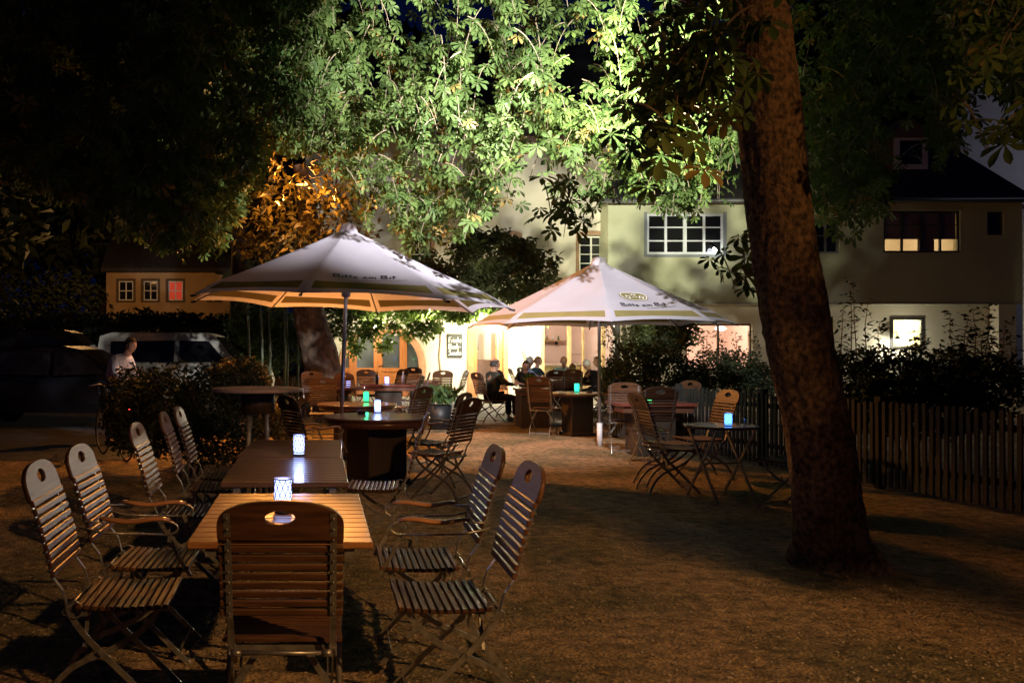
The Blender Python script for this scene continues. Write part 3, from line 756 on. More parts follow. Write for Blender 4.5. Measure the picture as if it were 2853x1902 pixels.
def spandrel(cx, zs, r_, x0, x1, zt, y0, y1, m, parent, n=20):
    """fills between a round head and its square opening"""
    bm = bmesh.new(); prev = None
    for k in range(n+1):
        a = PI*k/n; p = (cx+r_*math.cos(a), zs+r_*math.sin(a))
        q = (min(x1, max(x0, p[0])), zt)
        c = [bm.verts.new((p[0], y0, p[1])), bm.verts.new((q[0], y0, q[1])), bm.verts.new((q[0], y1, q[1])), bm.verts.new((p[0], y1, p[1]))]
        if prev:
            for kk in range(4): bm.faces.new((prev[kk], prev[(kk+1) % 4], c[(kk+1) % 4], c[kk]))
        prev = c
    for s, xe in ((1, x1), (-1, x0)):
        if abs(cx+s*r_-xe) > .01:
            a_, b_ = sorted((cx+s*r_, xe)); bx(bm, a_, b_, y0, y1, zs-1.0, zt)
    return obj('arch_spandrel', bm, m, parent)
TH = thing('tall_house', 'tall cream house with arched pine doors, open doorway and chalkboard wall', 'house')
A0, A1 = .72, 3.28            # big arch opening
D0, D1 = wx(1088), wx(1156)   # doorway
B0, B1 = wx(1242), wx(1424)   # bay window
EDGE = 8.96
holes = [(A0, A1, 0, 2.12), (D0, D1, 0, wz(757)), (B0, B1, wz(893)+.0, wz(737))]
up = [(wx(1330), wx(1390), wz(625), wz(540)), (wx(1155), wx(1192), wz(625), wz(540)), (wx(940), wx(990), wz(625), wz(540))]
wall_holes('wall', -.35, 9.32, -.02, 8.1, YW, .32, holes+up, M_wall2, TH)
box('side_wall', M_wall2, TH, -.35, -.03, YW+.33, YW+9, -.02, 8.1)
box('back_wall', M_wall2, TH, -.02, 9.3, YW+8.7, YW+9, -.02, 8.1)
bm = bmesh.new()
for sgn, yy0, yy1 in ((1, YW-.45, YW+4.6), (-1, YW+9.5, YW+4.6)):
    v = [(-.7, yy0, 7.95), (9.7, yy0, 7.95), (9.7, yy1, 12.2), (-.7, yy1, 12.2), (-.7, yy0, 8.13), (9.7, yy0, 8.13), (9.7, yy1, 12.4), (-.7, yy1, 12.4)]
    vs = [bm.verts.new(q) for q in v]
    for f in ((0, 1, 2, 3), (4, 5, 6, 7), (0, 1, 5, 4), (1, 2, 6, 5), (0, 3, 7, 4)): bm.faces.new([vs[i] for i in f])
obj('roof', bm, M_roof, TH)
box('eaves_band', mat('eaves brown', (.16, .10, .07), .8), TH, -.5, 9.4, YW-.16, YW-.003, 7.82, 8.0)
# big round arch with double doors
acx = (A0+A1)/2; spandrel(acx, .95, 1.165, A0, A1, 2.12, YW+.004, YW+.30, M_wall2, TH)
arch_band('arch_surround', acx, .95, 1.13, 1.34, YW-.035, YW+.03, M_stone, TH)
dd = thing('x', 'x', 'x'); bpy.data.objects.remove(dd)
yD = YW+.14
bm = bmesh.new()
zt = wz(766)
bx(bm, A0+.02, A1-.02, yD, yD+.08, zt-.0, zt+.11)                  # transom rail
for a_, b_ in ((802, 820), (859, 869.0), (869.4, 879), (919, 936)):
    bx(bm, wx(a_), wx(b_), yD-.005, yD+.075, 0.02, zt-.002)
for a_, b_ in ((786, 802), (820, 859), (879, 919), (936, 966)):
    bx(bm, wx(a_)+.001, wx(b_)-.001, yD+.004, yD+.07, .78, .90); bx(bm, wx(a_)+.001, wx(b_)-.001, yD+.004, yD+.07, .02, .16)
df = obj('double_door', bm, M_doorwood, TH)
bm = bmesh.new(); bx(bm, A0+.03, A1-.03, yD+.03, yD+.05, .16, .78)
obj('door_panel', bm, M_doorwood, df)
bm = bmesh.new(); bx(bm, A0+.03, A1-.03, yD+.036, yD+.044, .90, zt); obj('pane', bm, mat('grey door glass', (.10, .11, .11), .08, spec=.7, var=.3, vscale=1.2), df)
bm = bmesh.new(); bx(bm, wx(824), wx(858), yD+.060, yD+.066, .92, zt-.05); obj('curtain', bm, mat('net curtain', (.5, .48, .45), .9), df)
bm = bmesh.new(); tube(bm, [(wx(872), yD-.03, .95), (wx(872), yD-.05, .97), (wx(872)+.12, yD-.05, .97)], .014, 6); obj('handle', bm, M_iron, df)
bm = bmesh.new(); bx(bm, wx(905), wx(922), yD-.05, yD-.006, zt-.06, zt-.0); obj('door_closer', bm, mat('closer grey', (.6, .6, .6), .4), df)
bm = bmesh.new(); bx(bm, A0+.1, A1-.1, yD+.02, yD+.06, zt+.11, 2.11); obj('transom_panel', bm, M_doorwood, df)
# doorway
bm = bmesh.new(); sw = .20; zt = wz(757)
bx(bm, D0-sw, D0, YW-.05, YW+.25, 0, zt); bx(bm, D1, D1+sw*.75, YW-.05, YW+.25, 0, zt)
obj('door_jamb', bm, mat('door jamb sandstone', (.40, .17, .07), .8, var=.12, vscale=6), TH)
bm = bmesh.new(); prev = None
for k in range(13):
    u = -1+k/6; x = (D0+D1)/2+u*((D1-D0)/2+.16); zz = zt+.08-.10*u*u
    c = [bm.verts.new((x, YW-.06, zz-.06)), bm.verts.new((x, YW-.06, zz+.10)), bm.verts.new((x, YW-.002, zz+.10)), bm.verts.new((x, YW-.002, zz-.06))]
    if prev:
        for kk in range(4): bm.faces.new((prev[kk], prev[(kk+1) % 4], c[(kk+1) % 4], c[kk]))
    prev = c
obj('door_lintel', bm, M_doorwood, TH)
bm = bmesh.new(); bx(bm, D0+.001, D0+.11, YW+.02, YW+.12, 0, zt-.005); bx(bm, D1-.12, D1-.001, YW+.02, YW+.12, 0, zt-.005); bx(bm, D0+.11, D1-.12, YW+.02, YW+.12, zt-.10, zt-.005)
dfm = obj('door_frame', bm, M_doorwood, TH)
bm = bmesh.new(); bx(bm, D1-.21, D1-.15, YW+.125, YW+.85, .03, zt-.11)
dl = obj('open_door_leaf', bm, M_doorwood, TH); bm = bmesh.new()
for zz in (.25, .95, 1.5): bx(bm, D1-.215, D1-.209, YW+.14, YW+.22, zz, zz+.10)
obj('hinge', bm, M_iron, dl)
# bay window with posts
bm = bmesh.new()
for xx, w in ((wx(1246), .11), (wx(1308), .10), (wx(1340), .05), (wx(1386), .10), (wx(1420), .12)):
    bx(bm, xx-w/2, xx+w/2, YW-.02, YW+.12, wz(893), wz(740))
bx(bm, B0, B1, YW-.015, YW+.11, wz(741), wz(736)); bx(bm, B0, B1, YW-.03, YW+.13, wz(893), wz(886))
bay = obj('bay_window', bm, mat('pale oak posts', (.42, .28, .13), .6, var=.2, vscale=4), TH)
box('pane', M_glass, bay, B0+.05, B1-.05, YW+.05, YW+.056, wz(887), wz(741))
for (a, b, c, d) in up:
    w_ = window(TH, a+.02, b-.02, c, d-.02, YW+.10, 2, 4, mat('cream casement', (.62, .60, .48), .5), M_darkglass, fw=.05)
    bm = bmesh.new()
    for x0_, x1_ in ((a-.10, a), (b, b+.10)): bx(bm, x0_, x1_, YW-.02, YW+.05, c-.05, d)
    prev = None
    for k in range(9):
        u = -1+k/4; x = (a+b)/2+u*((b-a)/2+.10); zz = d+.08-.09*u*u
        cc = [bm.verts.new((x, YW-.025, zz-.075)), bm.verts.new((x, YW-.025, zz+.06)), bm.verts.new((x, YW-.002, zz+.06)), bm.verts.new((x, YW-.002, zz-.075))]
        if prev:
            for kk in range(4): bm.faces.new((prev[kk], prev[(kk+1) % 4], cc[(kk+1) % 4], cc[kk]))
        prev = cc
    obj('window_surround', bm, mat('brown sandstone', (.30, .18, .10), .85, var=.15), w_)
# rooms behind the glass
def room(parent, x0, x1, y0, y1, z0, z1, m, lamp_pos, power, col):
    bm = bmesh.new()
    for q in (((x0, y1, z0), (x1, y1, z0), (x1, y1, z1), (x0, y1, z1)), ((x0, y0, z0), (x0, y1, z0), (x0, y1, z1), (x0, y0, z1)), ((x1, y0, z0), (x1, y1, z0), (x1, y1, z1), (x1, y0, z1)), ((x0, y0, z1), (x1, y0, z1), (x1, y1, z1), (x0, y1, z1)), ((x0, y0, z0), (x1, y0, z0), (x1, y1, z0), (x0, y1, z0))):
        bm.faces.new([bm.verts.new(v) for v in q])
    obj('room_walls', bm, m, parent)
    light('room_light', 'POINT', lamp_pos, power, col, .12)
M_roomw = mat('white room wall', (.78, .72, .62), .9)
room(TH, 4.35, 6.0, YW+.34, YW+3.4, .004, 2.75, M_roomw, (4.9, YW+1.9, 2.45), 230, (1, .90, .72))
room(TH, 6.1, 9.3, YW+.34, YW+3.8, .004, 2.75, M_room, (7.6, YW+1.6, 2.5), 130, (1, .80, .66))
tv = box('television', mat('grey screen', (.16, .17, .18), .3), None, wx(1100), wx(1138), YW+2.9, YW+2.98, wz(806)+.02, wz(766)+.2); tag(tv, 'grey wall television seen through the open doorway', 'television')
bn = thing('bench', 'brown upholstered bench seen through the open doorway', 'bench', (5.55, YW+2.9, 0))
box('seat', mat('brown leather', (.12, .07, .05), .5), bn, -.5, .4, -.3, .1, .30, .48, bev=.03); box('backrest', mat('brown leather', (.12, .07, .05), .5), bn, -.5, .4, .1, .22, .40, 1.12, bev=.03); box('bench_base', M_board, bn, -.45, .35, -.25, .05, 0, .298)
ct = thing('counter', 'pale bar counter behind the bay window', 'counter', (7.7, YW+2.4, 0))
box('counter_top', mat('light counter', (.6, .5, .38), .4), ct, -1.4, 1.4, -.3, .3, .92, .98, bev=.01); box('counter_front', mat('ochre front', (.5, .4, .15), .6), ct, -1.35, 1.35, -.25, .25, 0.006, .918)
cm = thing('coffee_machine', 'grey coffee machine on the counter behind the bay window', 'machine', (7.15, YW+2.35, .98))
box('machine_body', mat('machine grey', (.25, .25, .26), .35, .4), cm, -.25, .25, -.2, .2, .03, .34, bev=.03); box('cup_tray', M_steel, cm, -.22, .22, -.28, -.202, .03, .07); bm = bmesh.new(); ell(bm, (0, 0, .36), (.2, .15, .08), 2); obj('machine_lid', bm, mat('machine grey', (.25, .25, .26)), cm)
sh = thing('wall_shelf', 'wall shelf with bottles behind the bay window', 'shelf', (7.6, YW+3.6, 1.75))
box('shelf_board', mat('pale oak posts', (.42, .28, .13)), sh, -.9, 1.0, -.15, .15, 0, .03); 
for k in range(2): box('bracket', M_iron, sh, -.7+1.4*k, -.67+1.4*k, -.1, .14, -.12, -.002)
for k in range(9):
    bm = bmesh.new(); hh = random.uniform(.16, .26); lathe(bm, [(.035, 0), (.036, hh*.6), (.014, hh*.8), (.013, hh)], 10)
    o = obj('shelf_bottle', bm, mat('bottle glass %d' % (k % 3), ((.35, .25, .1), (.6, .6, .55), (.12, .2, .1))[k % 3], .15)); o.location = (6.85+k*.19, YW+3.6, 1.782)
    tag(o, 'small bottle in the row on the wall shelf behind the bay window', 'bottle', 'bottles on the wall shelf')
# fan-like lamp arm silhouette
al = thing('ladder_shelf', 'dark rack standing behind the right part of the bay window', 'rack', (8.25, YW+1.2, 0))
for k in range(2): box('rack_post', M_darkframe, al, -.22+.44*k, -.18+.44*k, -.02, .02, 0.01, 1.55)
for k in range(3): box('rack_shelf', M_darkframe, al, -.175, .215, -.15, .15, .6+.35*k, .62+.35*k)
# chalkboard
cb = thing('chalkboard', 'handwritten chalkboard offering snacks beside the open doorway', 'sign', (0, 0, 0))
c0, c1, cz0, cz1 = wx(1028), wx(1061), wz(820), wz(767)
box('board', mat('slate board', (.03, .035, .03), .6, var=.2, vscale=6), cb, c0, c1, YW-.04, YW-.012, cz0, cz1); box('board_frame', M_darkframe, cb, c0-.015, c1+.015, YW-.030, YW-.003, cz0-.015, cz1+.015)
bm = bmesh.new()
def fnb(u, v): return Vector((u, YW-.045, v))
for txt, yy, h in (('Frische', .45, .155), ('Back-', .255, .155), ('Snacks', .06, .155)):
    st, wt = strokes(txt, 0, 0, h, slant=.08, rise=.02); sc = min(1.0, (c1-c0-.05)/wt)
    st = [[(c0+.025+p[0]*sc, cz0+yy+p[1]) for p in l] for l in st]; ribbons(bm, st, .020, fnb)
obj('chalk_writing', bm, mat('chalk', (.8, .76, .6), .9), cb)

# ================================================================ long house on the right
LH = thing('long_house', 'long two-storey plaster house running to the right behind the big trunk', 'house')
Y2 = YW-.75; K2 = F/Y2
def vx(px): return (px-728)/K2
def vz(py): return 1.5-(py-800)/K2
X0 = vx(1397); X1 = vx(2348)
zf = vz(694)
lowh = [(vx(1592), vx(1748), vz(850), vz(742)), (vx(2070), vx(2150), vz(803), vz(726)), (vx(1912), vx(1940), 0.0, vz(726))]
uph = [(vx(1486), vx(1662), vz(584), vz(491)), (vx(1868), vx(1928), vz(582), vz(500)), (vx(2030), vx(2206), vz(580), vz(484)), (vx(2268), vx(2306), vz(540), vz(486))]
wall_holes('lower_wall', vx(1430), X1-.5, -.02, zf-.03, Y2+.55, .3, lowh, M_wall2, LH)
wall_holes('upper_wall', X0, X1, zf, vz(463)-.02, Y2, .3, uph, M_wall, LH)
box('jetty_beam', mat('jetty trim', (.35, .33, .25), .8), LH, X0, X1-.001, Y2-.02, Y2+.56, zf-.06, zf-.003)
box('side_wall', M_wall, LH, X0+.001, X0+.3, Y2+.301, Y2+1.0, zf, vz(463)-.02)
box('corner_pier', M_wall2, LH, vx(2300), vx(2340), Y2+.1, Y2+.5, 0, zf-.062)
bm = bmesh.new()
v = [(X0-.35, Y2-.4, vz(470)), (X1+.1, Y2-.4, vz(470)), (X1+.1, Y2+5.2, vz(470)+3.6), (X0-.35, Y2+5.2, vz(470)+3.6)]
lo = [bm.verts.new(q) for q in v]; hi = [bm.verts.new((q[0], q[1], q[2]+.14)) for q in v]
bm.faces.new(lo); bm.faces.new(hi)
for k in range(4): bm.faces.new((lo[k], lo[(k+1) % 4], hi[(k+1) % 4], hi[k]))
obj('roof', bm, M_roof, LH)
bm = bmesh.new(); tube(bm, [(X0-.4, Y2-.46, vz(470)+.03), (X1+.15, Y2-.46, vz(470)+.08)], .07, 10); obj('gutter', bm, mat('zinc gutter', (.14, .14, .14), .5, .5), LH)
bm = bmesh.new(); tube(bm, [(X1-.02, Y2-.2, vz(470)), (X1-.02, Y2-.14, vz(520)), (X1-.02, Y2-.14, .05)], .055, 12); obj('downspout', bm, mat('pale downspout', (.62, .62, .55), .5), LH)
cas = window(LH, *uph[0][:2], uph[0][2], uph[0][3], Y2+.02, 4, 3, M_whiteframe, M_darkglass, fw=.07, bar=.04, sash=2)
bm = bmesh.new(); a, b, c, d = uph[0]
bx(bm, a-.09, a, Y2-.02, Y2+.05, c-.08, d+.05); bx(bm, b, b+.09, Y2-.02, Y2+.05, c-.08, d+.05); bx(bm, a, b, Y2-.03, Y2+.05, c-.09, c-.002); obj('window_trim', bm, M_greyframe, cas)
bm = bmesh.new()
for xx in (.17, .22, .60, .66): 
    x_ = a+(b-a)*xx*.75; prev = None
    for k in range(7):
        q = (bm.verts.new((x_+k*.022, Y2+.14+.015*(k % 2), c+.08)), bm.verts.new((x_+k*.022, Y2+.14+.015*(k % 2), d-.08)))
        if prev: bm.faces.new((prev[0], q[0], q[1], prev[1]))
        prev = q
obj('curtain', bm, mat('old gold curtain', (.35, .26, .14), .9), cas)
window(LH, *uph[1], Y2+.05, 2, 2, M_greyframe, M_darkglass, fw=.06)
w3 = window(LH, *uph[2], Y2+.04, 4, 3, M_darkframe, M_glass, fw=.06, sash=2)
window(LH, *uph[3], Y2+.08, 1, 1, M_darkframe, M_darkglass, fw=.05)
a, b, c, d = uph[2]
bm = bmesh.new(); bx(bm, a+.03, b-.03, Y2+.16, Y2+.17, c+.42, d-.02); bx(bm, a+1.12, a+1.62, Y2+.16, Y2+.17, c+.02, c+.418); obj('roller_blind', bm, mat('brown blind', (.25, .14, .09), .9), w3)
# lintels over lit window
box('window_lintel', mat('lintel trim', (.42, .42, .33), .8), LH, a-.12, b+.1, Y2-.025, Y2-.002, d+.01, d+.10)
window(LH, *lowh[0], Y2+.60, 2, 1, mat('brown shop frame', (.14, .09, .06), .5), M_glass, fw=.06, name='shop_window')
window(LH, *lowh[1], Y2+.52, 1, 1, M_darkframe, M_glass, fw=.10)
box('side_door', mat('dark door', (.04, .05, .05), .5), LH, lowh[2][0]+.01, lowh[2][1]-.01, Y2+.62, Y2+.68, .01, lowh[2][3])
room(LH, vx(1560), vx(1800), Y2+.86, Y2+4, .01, zf-.1, M_room, ((vx(1590)+vx(1748))/2, Y2+2.0, zf-.5), 240, (1, .72, .58))
room(LH, vx(2040), vx(2190), Y2+.86, Y2+3.2, .01, zf-.1, mat('yellow room wall', (.8, .75, .5), .9), (vx(2110), Y2+1.9, zf-.4), 330, (1, .95, .62))
room(LH, vx(2010), vx(2230), Y2+.32, Y2+3.2, zf+.1, vz(463)-.1, M_roomw, (vx(2120), Y2+2, vz(560)), 55, (1, .72, .38))
room(LH, vx(1440), vx(1700), Y2+.36, Y2+3, zf+.1, vz(463)-.1, M_roomw, (vx(1560), Y2+2, vz(480)), 1.0, (1, .7, .4))
pl = thing('pendant_lamp', 'glowing ceiling lamp inside the pink shop window', 'lamp', (vx(1703), Y2+1.4, vz(752)))
bm = bmesh.new(); ell(bm, (0, 0, 0), (.17, .17, .07), 2); obj('lamp_shade', bm, mat('lamp white glow', (1, .9, .8), .5, emit=(1, .85, .7), estr=8), pl)
bm = bmesh.new(); tube(bm, [(0, 0, .06), (0, 0, .3)], .01, 6); obj('lamp_stem', bm, M_darkframe, pl)
kc = thing('kitchen_cabinet', 'brown wall cupboard inside the pink shop window', 'cupboard', (vx(1625), Y2+3.6, 1.95))
box('cupboard_body', mat('cupboard brown', (.32, .14, .09), .5), kc, -.45, .45, -.2, .2, 0, .5, bev=.01); box('cupboard_door', mat('cupboard door', (.38, .18, .12), .5), kc, -.44, .44, -.225, -.202, .02, .48, bev=.004)
# globe added in place of the floodlight's reflection in the upper window
gl = thing('reflection_globe', 'white globe added for the floodlight reflection in the lower right corner of the gridded upper window', 'lamp', (vx(1638), Y2-.13, vz(574)))
bm = bmesh.new(); ell(bm, (0, 0, 0), (.075, .075, .075), 2); obj('reflection_ball', bm, mat('reflection glow', (1, 1, 1), .5, emit=(.9, .95, 1), estr=12), gl)
bm = bmesh.new(); tube(bm, [(0, .02, -.06), (0, .13, -.09)], .012, 6); obj('lamp_arm', bm, M_greyframe, gl)  # arm added to carry the reflection globe
# dormer
dm = [vx(2050), vx(2130)]; yd = Y2+1.5; kd = F/yd
def dx(px): return (px-728)/kd
def dz(py): return 1.5-(py-800)/kd
bm = bmesh.new(); bx(bm, dx(2046), dx(2134), yd, yd+2.5, dz(392)-.5, dz(318))
v = [(dx(2040), yd-.1, dz(318)), (dx(2140), yd-.1, dz(318)), (dx(2090), yd-.1, dz(272)), (dx(2040), yd+3.5, dz(318)), (dx(2140), yd+3.5, dz(318)), (dx(2090), yd+3.5, dz(272))]
vs = [bm.verts.new(q) for q in v]
for f in ((0, 1, 2), (3, 5, 4), (0, 2, 5, 3), (1, 4, 5, 2)): bm.faces.new([vs[i] for i in f])
dr = obj('dormer', bm, mat('dormer cladding', (.16, .11, .08), .8), LH)
window(dr, dx(2052), dx(2128), dz(390), dz(312), yd-.07, 1, 1, M_whiteframe, M_darkglass, fw=.16, name='dormer_window')
# gable of the neighbour far right
NG = thing('gable_house', 'grey gabled neighbour house behind the roof at the right edge', 'house')
yg = 36.0; kg = F/yg
def gx(px): return (px-728)/kg
def gz(py): return 1.5-(py-800)/kg
bm = bmesh.new(); pts = [(2190, 180), (2198, 280), (2210, 360), (2235, 410), (2290, 445), (2352, 470), (2480, 470), (2480, 100), (2230, 90)]
f0 = [bm.verts.new((gx(a), yg, gz(b))) for a, b in pts]; f1 = [bm.verts.new((gx(a), yg+.4, gz(b))) for a, b in pts]
bm.faces.new(f0); bm.faces.new(f1)
for k in range(len(pts)): bm.faces.new((f0[k], f0[(k+1) % len(pts)], f1[(k+1) % len(pts)], f1[k]))
obj('gable_wall', bm, mat('grey render', (.45, .43, .45), .9, var=.06, vscale=2), NG)
box('lower_wall', mat('grey render', (.45, .43, .45)), NG, gx(2352)-.3, gx(2480), yg+.41, yg+.8, 0, gz(440))
light('gable_fill_light', 'POINT', (gx(2440), 31, 8.5), 130, (.85, .85, 1), .1)  # unseen light added to brighten the gable and the dormer
# wall lamp by the bright window
wl = thing('wall_lamp', 'blinding gooseneck lamp in front of the bright small window on the right', 'lamp', (vx(2072), Y2+.55, vz(790)+.12))
bm = bmesh.new(); tube(bm, [(.0, 0, .02), (0, -.12, .22), (0, -.28, .26), (0, -.34, .12)], .012, 8); obj('lamp_arm', bm, M_iron, wl)
bm = bmesh.new(); lathe(bm, [(.03, .12), (.10, .02)], 14, c=(0, -.34, 0)); obj('lamp_shade', bm, M_iron, wl)
bm = bmesh.new(); ell(bm, (0, -.34, -.0), (.09, .09, .08), 2); obj('bulb', bm, mat('bulb glow', (1, 1, 1), .5, emit=(1, 1, .9), estr=60), wl)
light('wall_lamp_light', 'POINT', (vx(2076), Y2+.0, vz(792)), 45, (1, .97, .78), .08)
# festoon with bulbs in front of the facade
fs = thing('festoon_lights', 'string of bare bulbs hung under the vine above the doorway', 'string lights')
bm = bmesh.new(); yf = 26.9; kf = F/yf
def fx(px, py): return Vector(((px-728)/kf, yf, 1.5-(py-800)/kf))
cablep = []
for (a, b) in (((930, 700), (1105, 706)), ((1105, 706), (1235, 735)), ((1235, 735), (1425, 733))):
    for k in range(10):
        t_ = k/10; p_ = fx(a[0]+(b[0]-a[0])*t_, a[1]+(b[1]-a[1])*t_+10*math.sin(PI*t_)); cablep.append(p_)
tube(bm, cablep, .012, 6); obj('cable', bm, M_black, fs)
for (px, py, pw) in ((860, 748, 150), (985, 712, 300), (1105, 722, 330), (1172, 738, 360), (1222, 742, 520)):
    q = fx(px, py); bm = bmesh.new(); ell(bm, q, (.055, .055, .07), 2); bulb = obj('bulb', bm, mat('warm bulb', (1, .9, .7), .5, emit=(1, .88, .6), estr=30), fs)
    bm = bmesh.new(); tube(bm, [q+Vector((0, 0, .06)), q+Vector((0, 0, .13))], .02, 8); obj('socket', bm, M_black, bulb)
    light('bulb_light', 'POINT', q-Vector((0, .0, .12)), pw, (1, .87, .62), .05)

# vine stems and pergola post
def stem(name, label, pts, r_, m, cat='plant'):
    bm = bmesh.new(); tube(bm, pts, r_, 8); o = obj(name, bm, m); tag(o, label, cat); return o
st_ = thing('grape_vine', 'leafy vine trained along the house wall above both doors', 'vine')
bm = bmesh.new(); tube(bm, [P(1012, 915, 27.9), P(1013, 870, 27.85), P(1008, 820, 27.8), P(1011, 780, 27.75), P(1009, 740, 27.6), P(1015, 712, 27.3)], [.05, .04, .035, .03, .03, .025], 8); obj('stem', bm, M_twig, st_)
bm = bmesh.new(); tube(bm, [P(1203, 912, 27.8), P(1202, 870, 27.75), P(1210, 840, 27.7), P(1200, 800, 27.7), P(1196, 770, 27.6), P(1203, 735, 27.4)], [.06, .055, .05, .05, .045, .04], 8); obj('stem', bm, M_twig, st_)
blobs = []
for px in range(795, 1300, 22):
    c = P(px, 716+random.uniform(-10, 12), 26.9+random.uniform(-.5, .5)); blobs.append((*c, .34, .45, random.uniform(.14, .34)))
for px, py in ((800, 770), (815, 800), (830, 760), (860, 745), (885, 790), (900, 750), (940, 760), (975, 760), (1000, 750), (850, 765), (960, 745)):
    c = P(px, py, 25.6); blobs.append((*c, .28, .35, .26))
blob_leaves('vine_leaves', blobs, 5200, .17, M_vine, st_, down=.5, shell=.15)
pp = thing('pergola_post', 'dark timber post left of the bushes at the right end of the bay window', 'post', (0, 0, 0))
box('post', M_darkframe, pp, GX(1416, 24)-.07, GX(1416, 24)+.07, 23.93, 24.07, 0, 2.35); bm = bmesh.new(); tube(bm, [(GX(1416, 24), 24, 2.3), (GX(1416, 24)-.5, 25.0, 2.36)], .04, 6); obj('brace', bm, M_darkframe, pp)

# ================================================================ trees
from mathutils import noise as mn
def trunk_mesh(path, rads, n=28, seed=0, rough=.06, N=60, bark=.0):
    bm = bmesh.new(); rings = []
    L = len(path)-1
    for i in range(N+1):
        f = i/N*L; a = min(L-1, int(f)); t = f-a
        q = [path[max(0, a-1)], path[a], path[a+1], path[min(L, a+2)]]; q = [Vector(k) for k in q]
        p = .5*((2*q[1])+(q[2]-q[0])*t+(2*q[0]-5*q[1]+4*q[2]-q[3])*t*t+(3*q[1]-q[0]-3*q[2]+q[3])*t**3)
        r_ = rads[a]*(1-t)+rads[a+1]*t; ring = []
        for k in range(n):
            an = 2*PI*k/n; ca, sa = math.cos(an), math.sin(an)
            w = 1+rough*math.sin(an*3+p.z*1.3+seed)+rough*.6*math.sin(an*5-p.z*2.1)+rough*.5*math.sin(p.z*5+an*2)
            if bark:
                v = Vector((ca*r_*16, sa*r_*16, p.z*5+seed))
                w += bark*(1-2.2*abs(mn.noise(v)))+bark*.55*(1-2*abs(mn.noise(v*2.3)))+bark*.5*mn.noise(v*5)
                kn = mn.noise(Vector((ca*1.6, sa*1.6, p.z*1.4+9))); w += .12*max(0, kn-.32)
            if p.z < .5: w += (.5-p.z)**1.5*.9*max(0, math.sin(an*2.5+1))
            ring.append(bm.verts.new((p.x+r_*w*ca, p.y+r_*w*sa, p.z)))
        rings.append(ring)
    for a, b in zip(rings, rings[1:]):
        for k in range(n): bm.faces.new((a[k], a[(k+1) % n], b[(k+1) % n], b[k])).smooth = True
    return bm
CT = thing('chestnut_tree', 'big horse chestnut with a leaning orange-brown trunk in the right foreground', 'tree')
tp = lambda px, py, Y=6.3: tuple(P(px, py, Y))
path = [(3.63, 6.35, -.05), (3.60, 6.35, .14), tp(1912, 1250), tp(1878, 1000), tp(1838, 800), tp(1808, 600), tp(1783, 400), tp(1762, 200), tp(1738, 0), (2.85, 6.4, 4.9), (2.7, 6.6, 6.6), (2.5, 7.0, 8.8)]
rads = [.275, .225, .205, .200, .202, .200, .198, .188, .180, .175, .15, .10]
obj('trunk', trunk_mesh(path, rads, 120, 3, .035, 420, .045), M_bark, CT)
# limbs arching over the yard
limbs = [[(2.8, 6.5, 5.0), (2.2, 8.2, 6.6), (1.4, 10.5, 7.3), (.4, 13, 7.0)], [(2.8, 6.5, 5.6), (4.3, 8.6, 7.0), (5.4, 11, 7.3), (6.2, 14, 6.6)], [(2.7, 6.6, 6.2), (.6, 7.8, 7.4), (-2.4, 9.2, 7.2), (-5, 11, 6.4)], [(2.75, 6.5, 5.3), (3.4, 8.8, 6.9), (3.6, 11.5, 7.6), (3.2, 15, 7.2)], [(2.8, 6.5, 5.2), (4.8, 6.6, 6.2), (6.8, 7.4, 6.2), (8.4, 8.8, 5.4)]]
limb_r = [.10, .09, .09, .10, .08]
for q, r_ in zip(limbs, limb_r):
    bm = bmesh.new(); pts = bez(*q, 14); tube(bm, pts, [r_*(1-.75*i/14) for i in range(15)], 8); obj('limb', bm, M_bark, CT)
# drooping branchlets with palmate leaves
env = [(-80, 420), (0, 430), (150, 470), (260, 540), (380, 590), (500, 590), (560, 470), (620, 370), (700, 350), (800, 430), (840, 520), (900, 560), (1000, 590), (1060, 560), (1120, 500), (1165, 470), (1185, 300), (1255, 310), (1290, 390), (1345, 380), (1400, 440), (1470, 470), (1560, 500), (1640, 480), (1700, 420), (1740, 380), (1860, 470), (1920, 540), (2000, 520), (2060, 490), (2130, 470), (2190, 380), (2250, 300), (2300, 330), (2430, 360)]
ex = [e[0] for e in env]; ey = [e[1] for e in env]
twigbm = bmesh.new(); lp = []; ltype = []; lsz = []
def branchlet(tip, L, nleaf, size, side=None, thick=.008, brown=.04):
    """a drooping twig ending at tip, leaves in opposite pairs"""
    a = random.uniform(0, 2*PI); hx = Vector((math.cos(a), math.sin(a), 0))
    p0 = tip+Vector((0, 0, L*.85))+hx*L*.55
    pts = bez(p0, p0-hx*L*.25-Vector((0, 0, L*.05)), tip+Vector((0, 0, L*.45))+hx*.05, tip, 8)
    tube(twigbm, pts, [thick*(1-.65*i/8) for i in range(9)], 5, cap=False)
    for k in range(nleaf):
        t = (k+.6)/nleaf; i = min(7, int(t*8)); q = pts[i].lerp(pts[i+1], t*8-i)
        b = random.uniform(0, 2*PI)
        q = q+Vector((math.cos(b)*.10, math.sin(b)*.10, random.uniform(-.08, .05)))*(size/.15)
        lp.append(q); ltype.append(1 if random.random() < brown else 0); lsz.append(size*random.uniform(.7, 1.25))
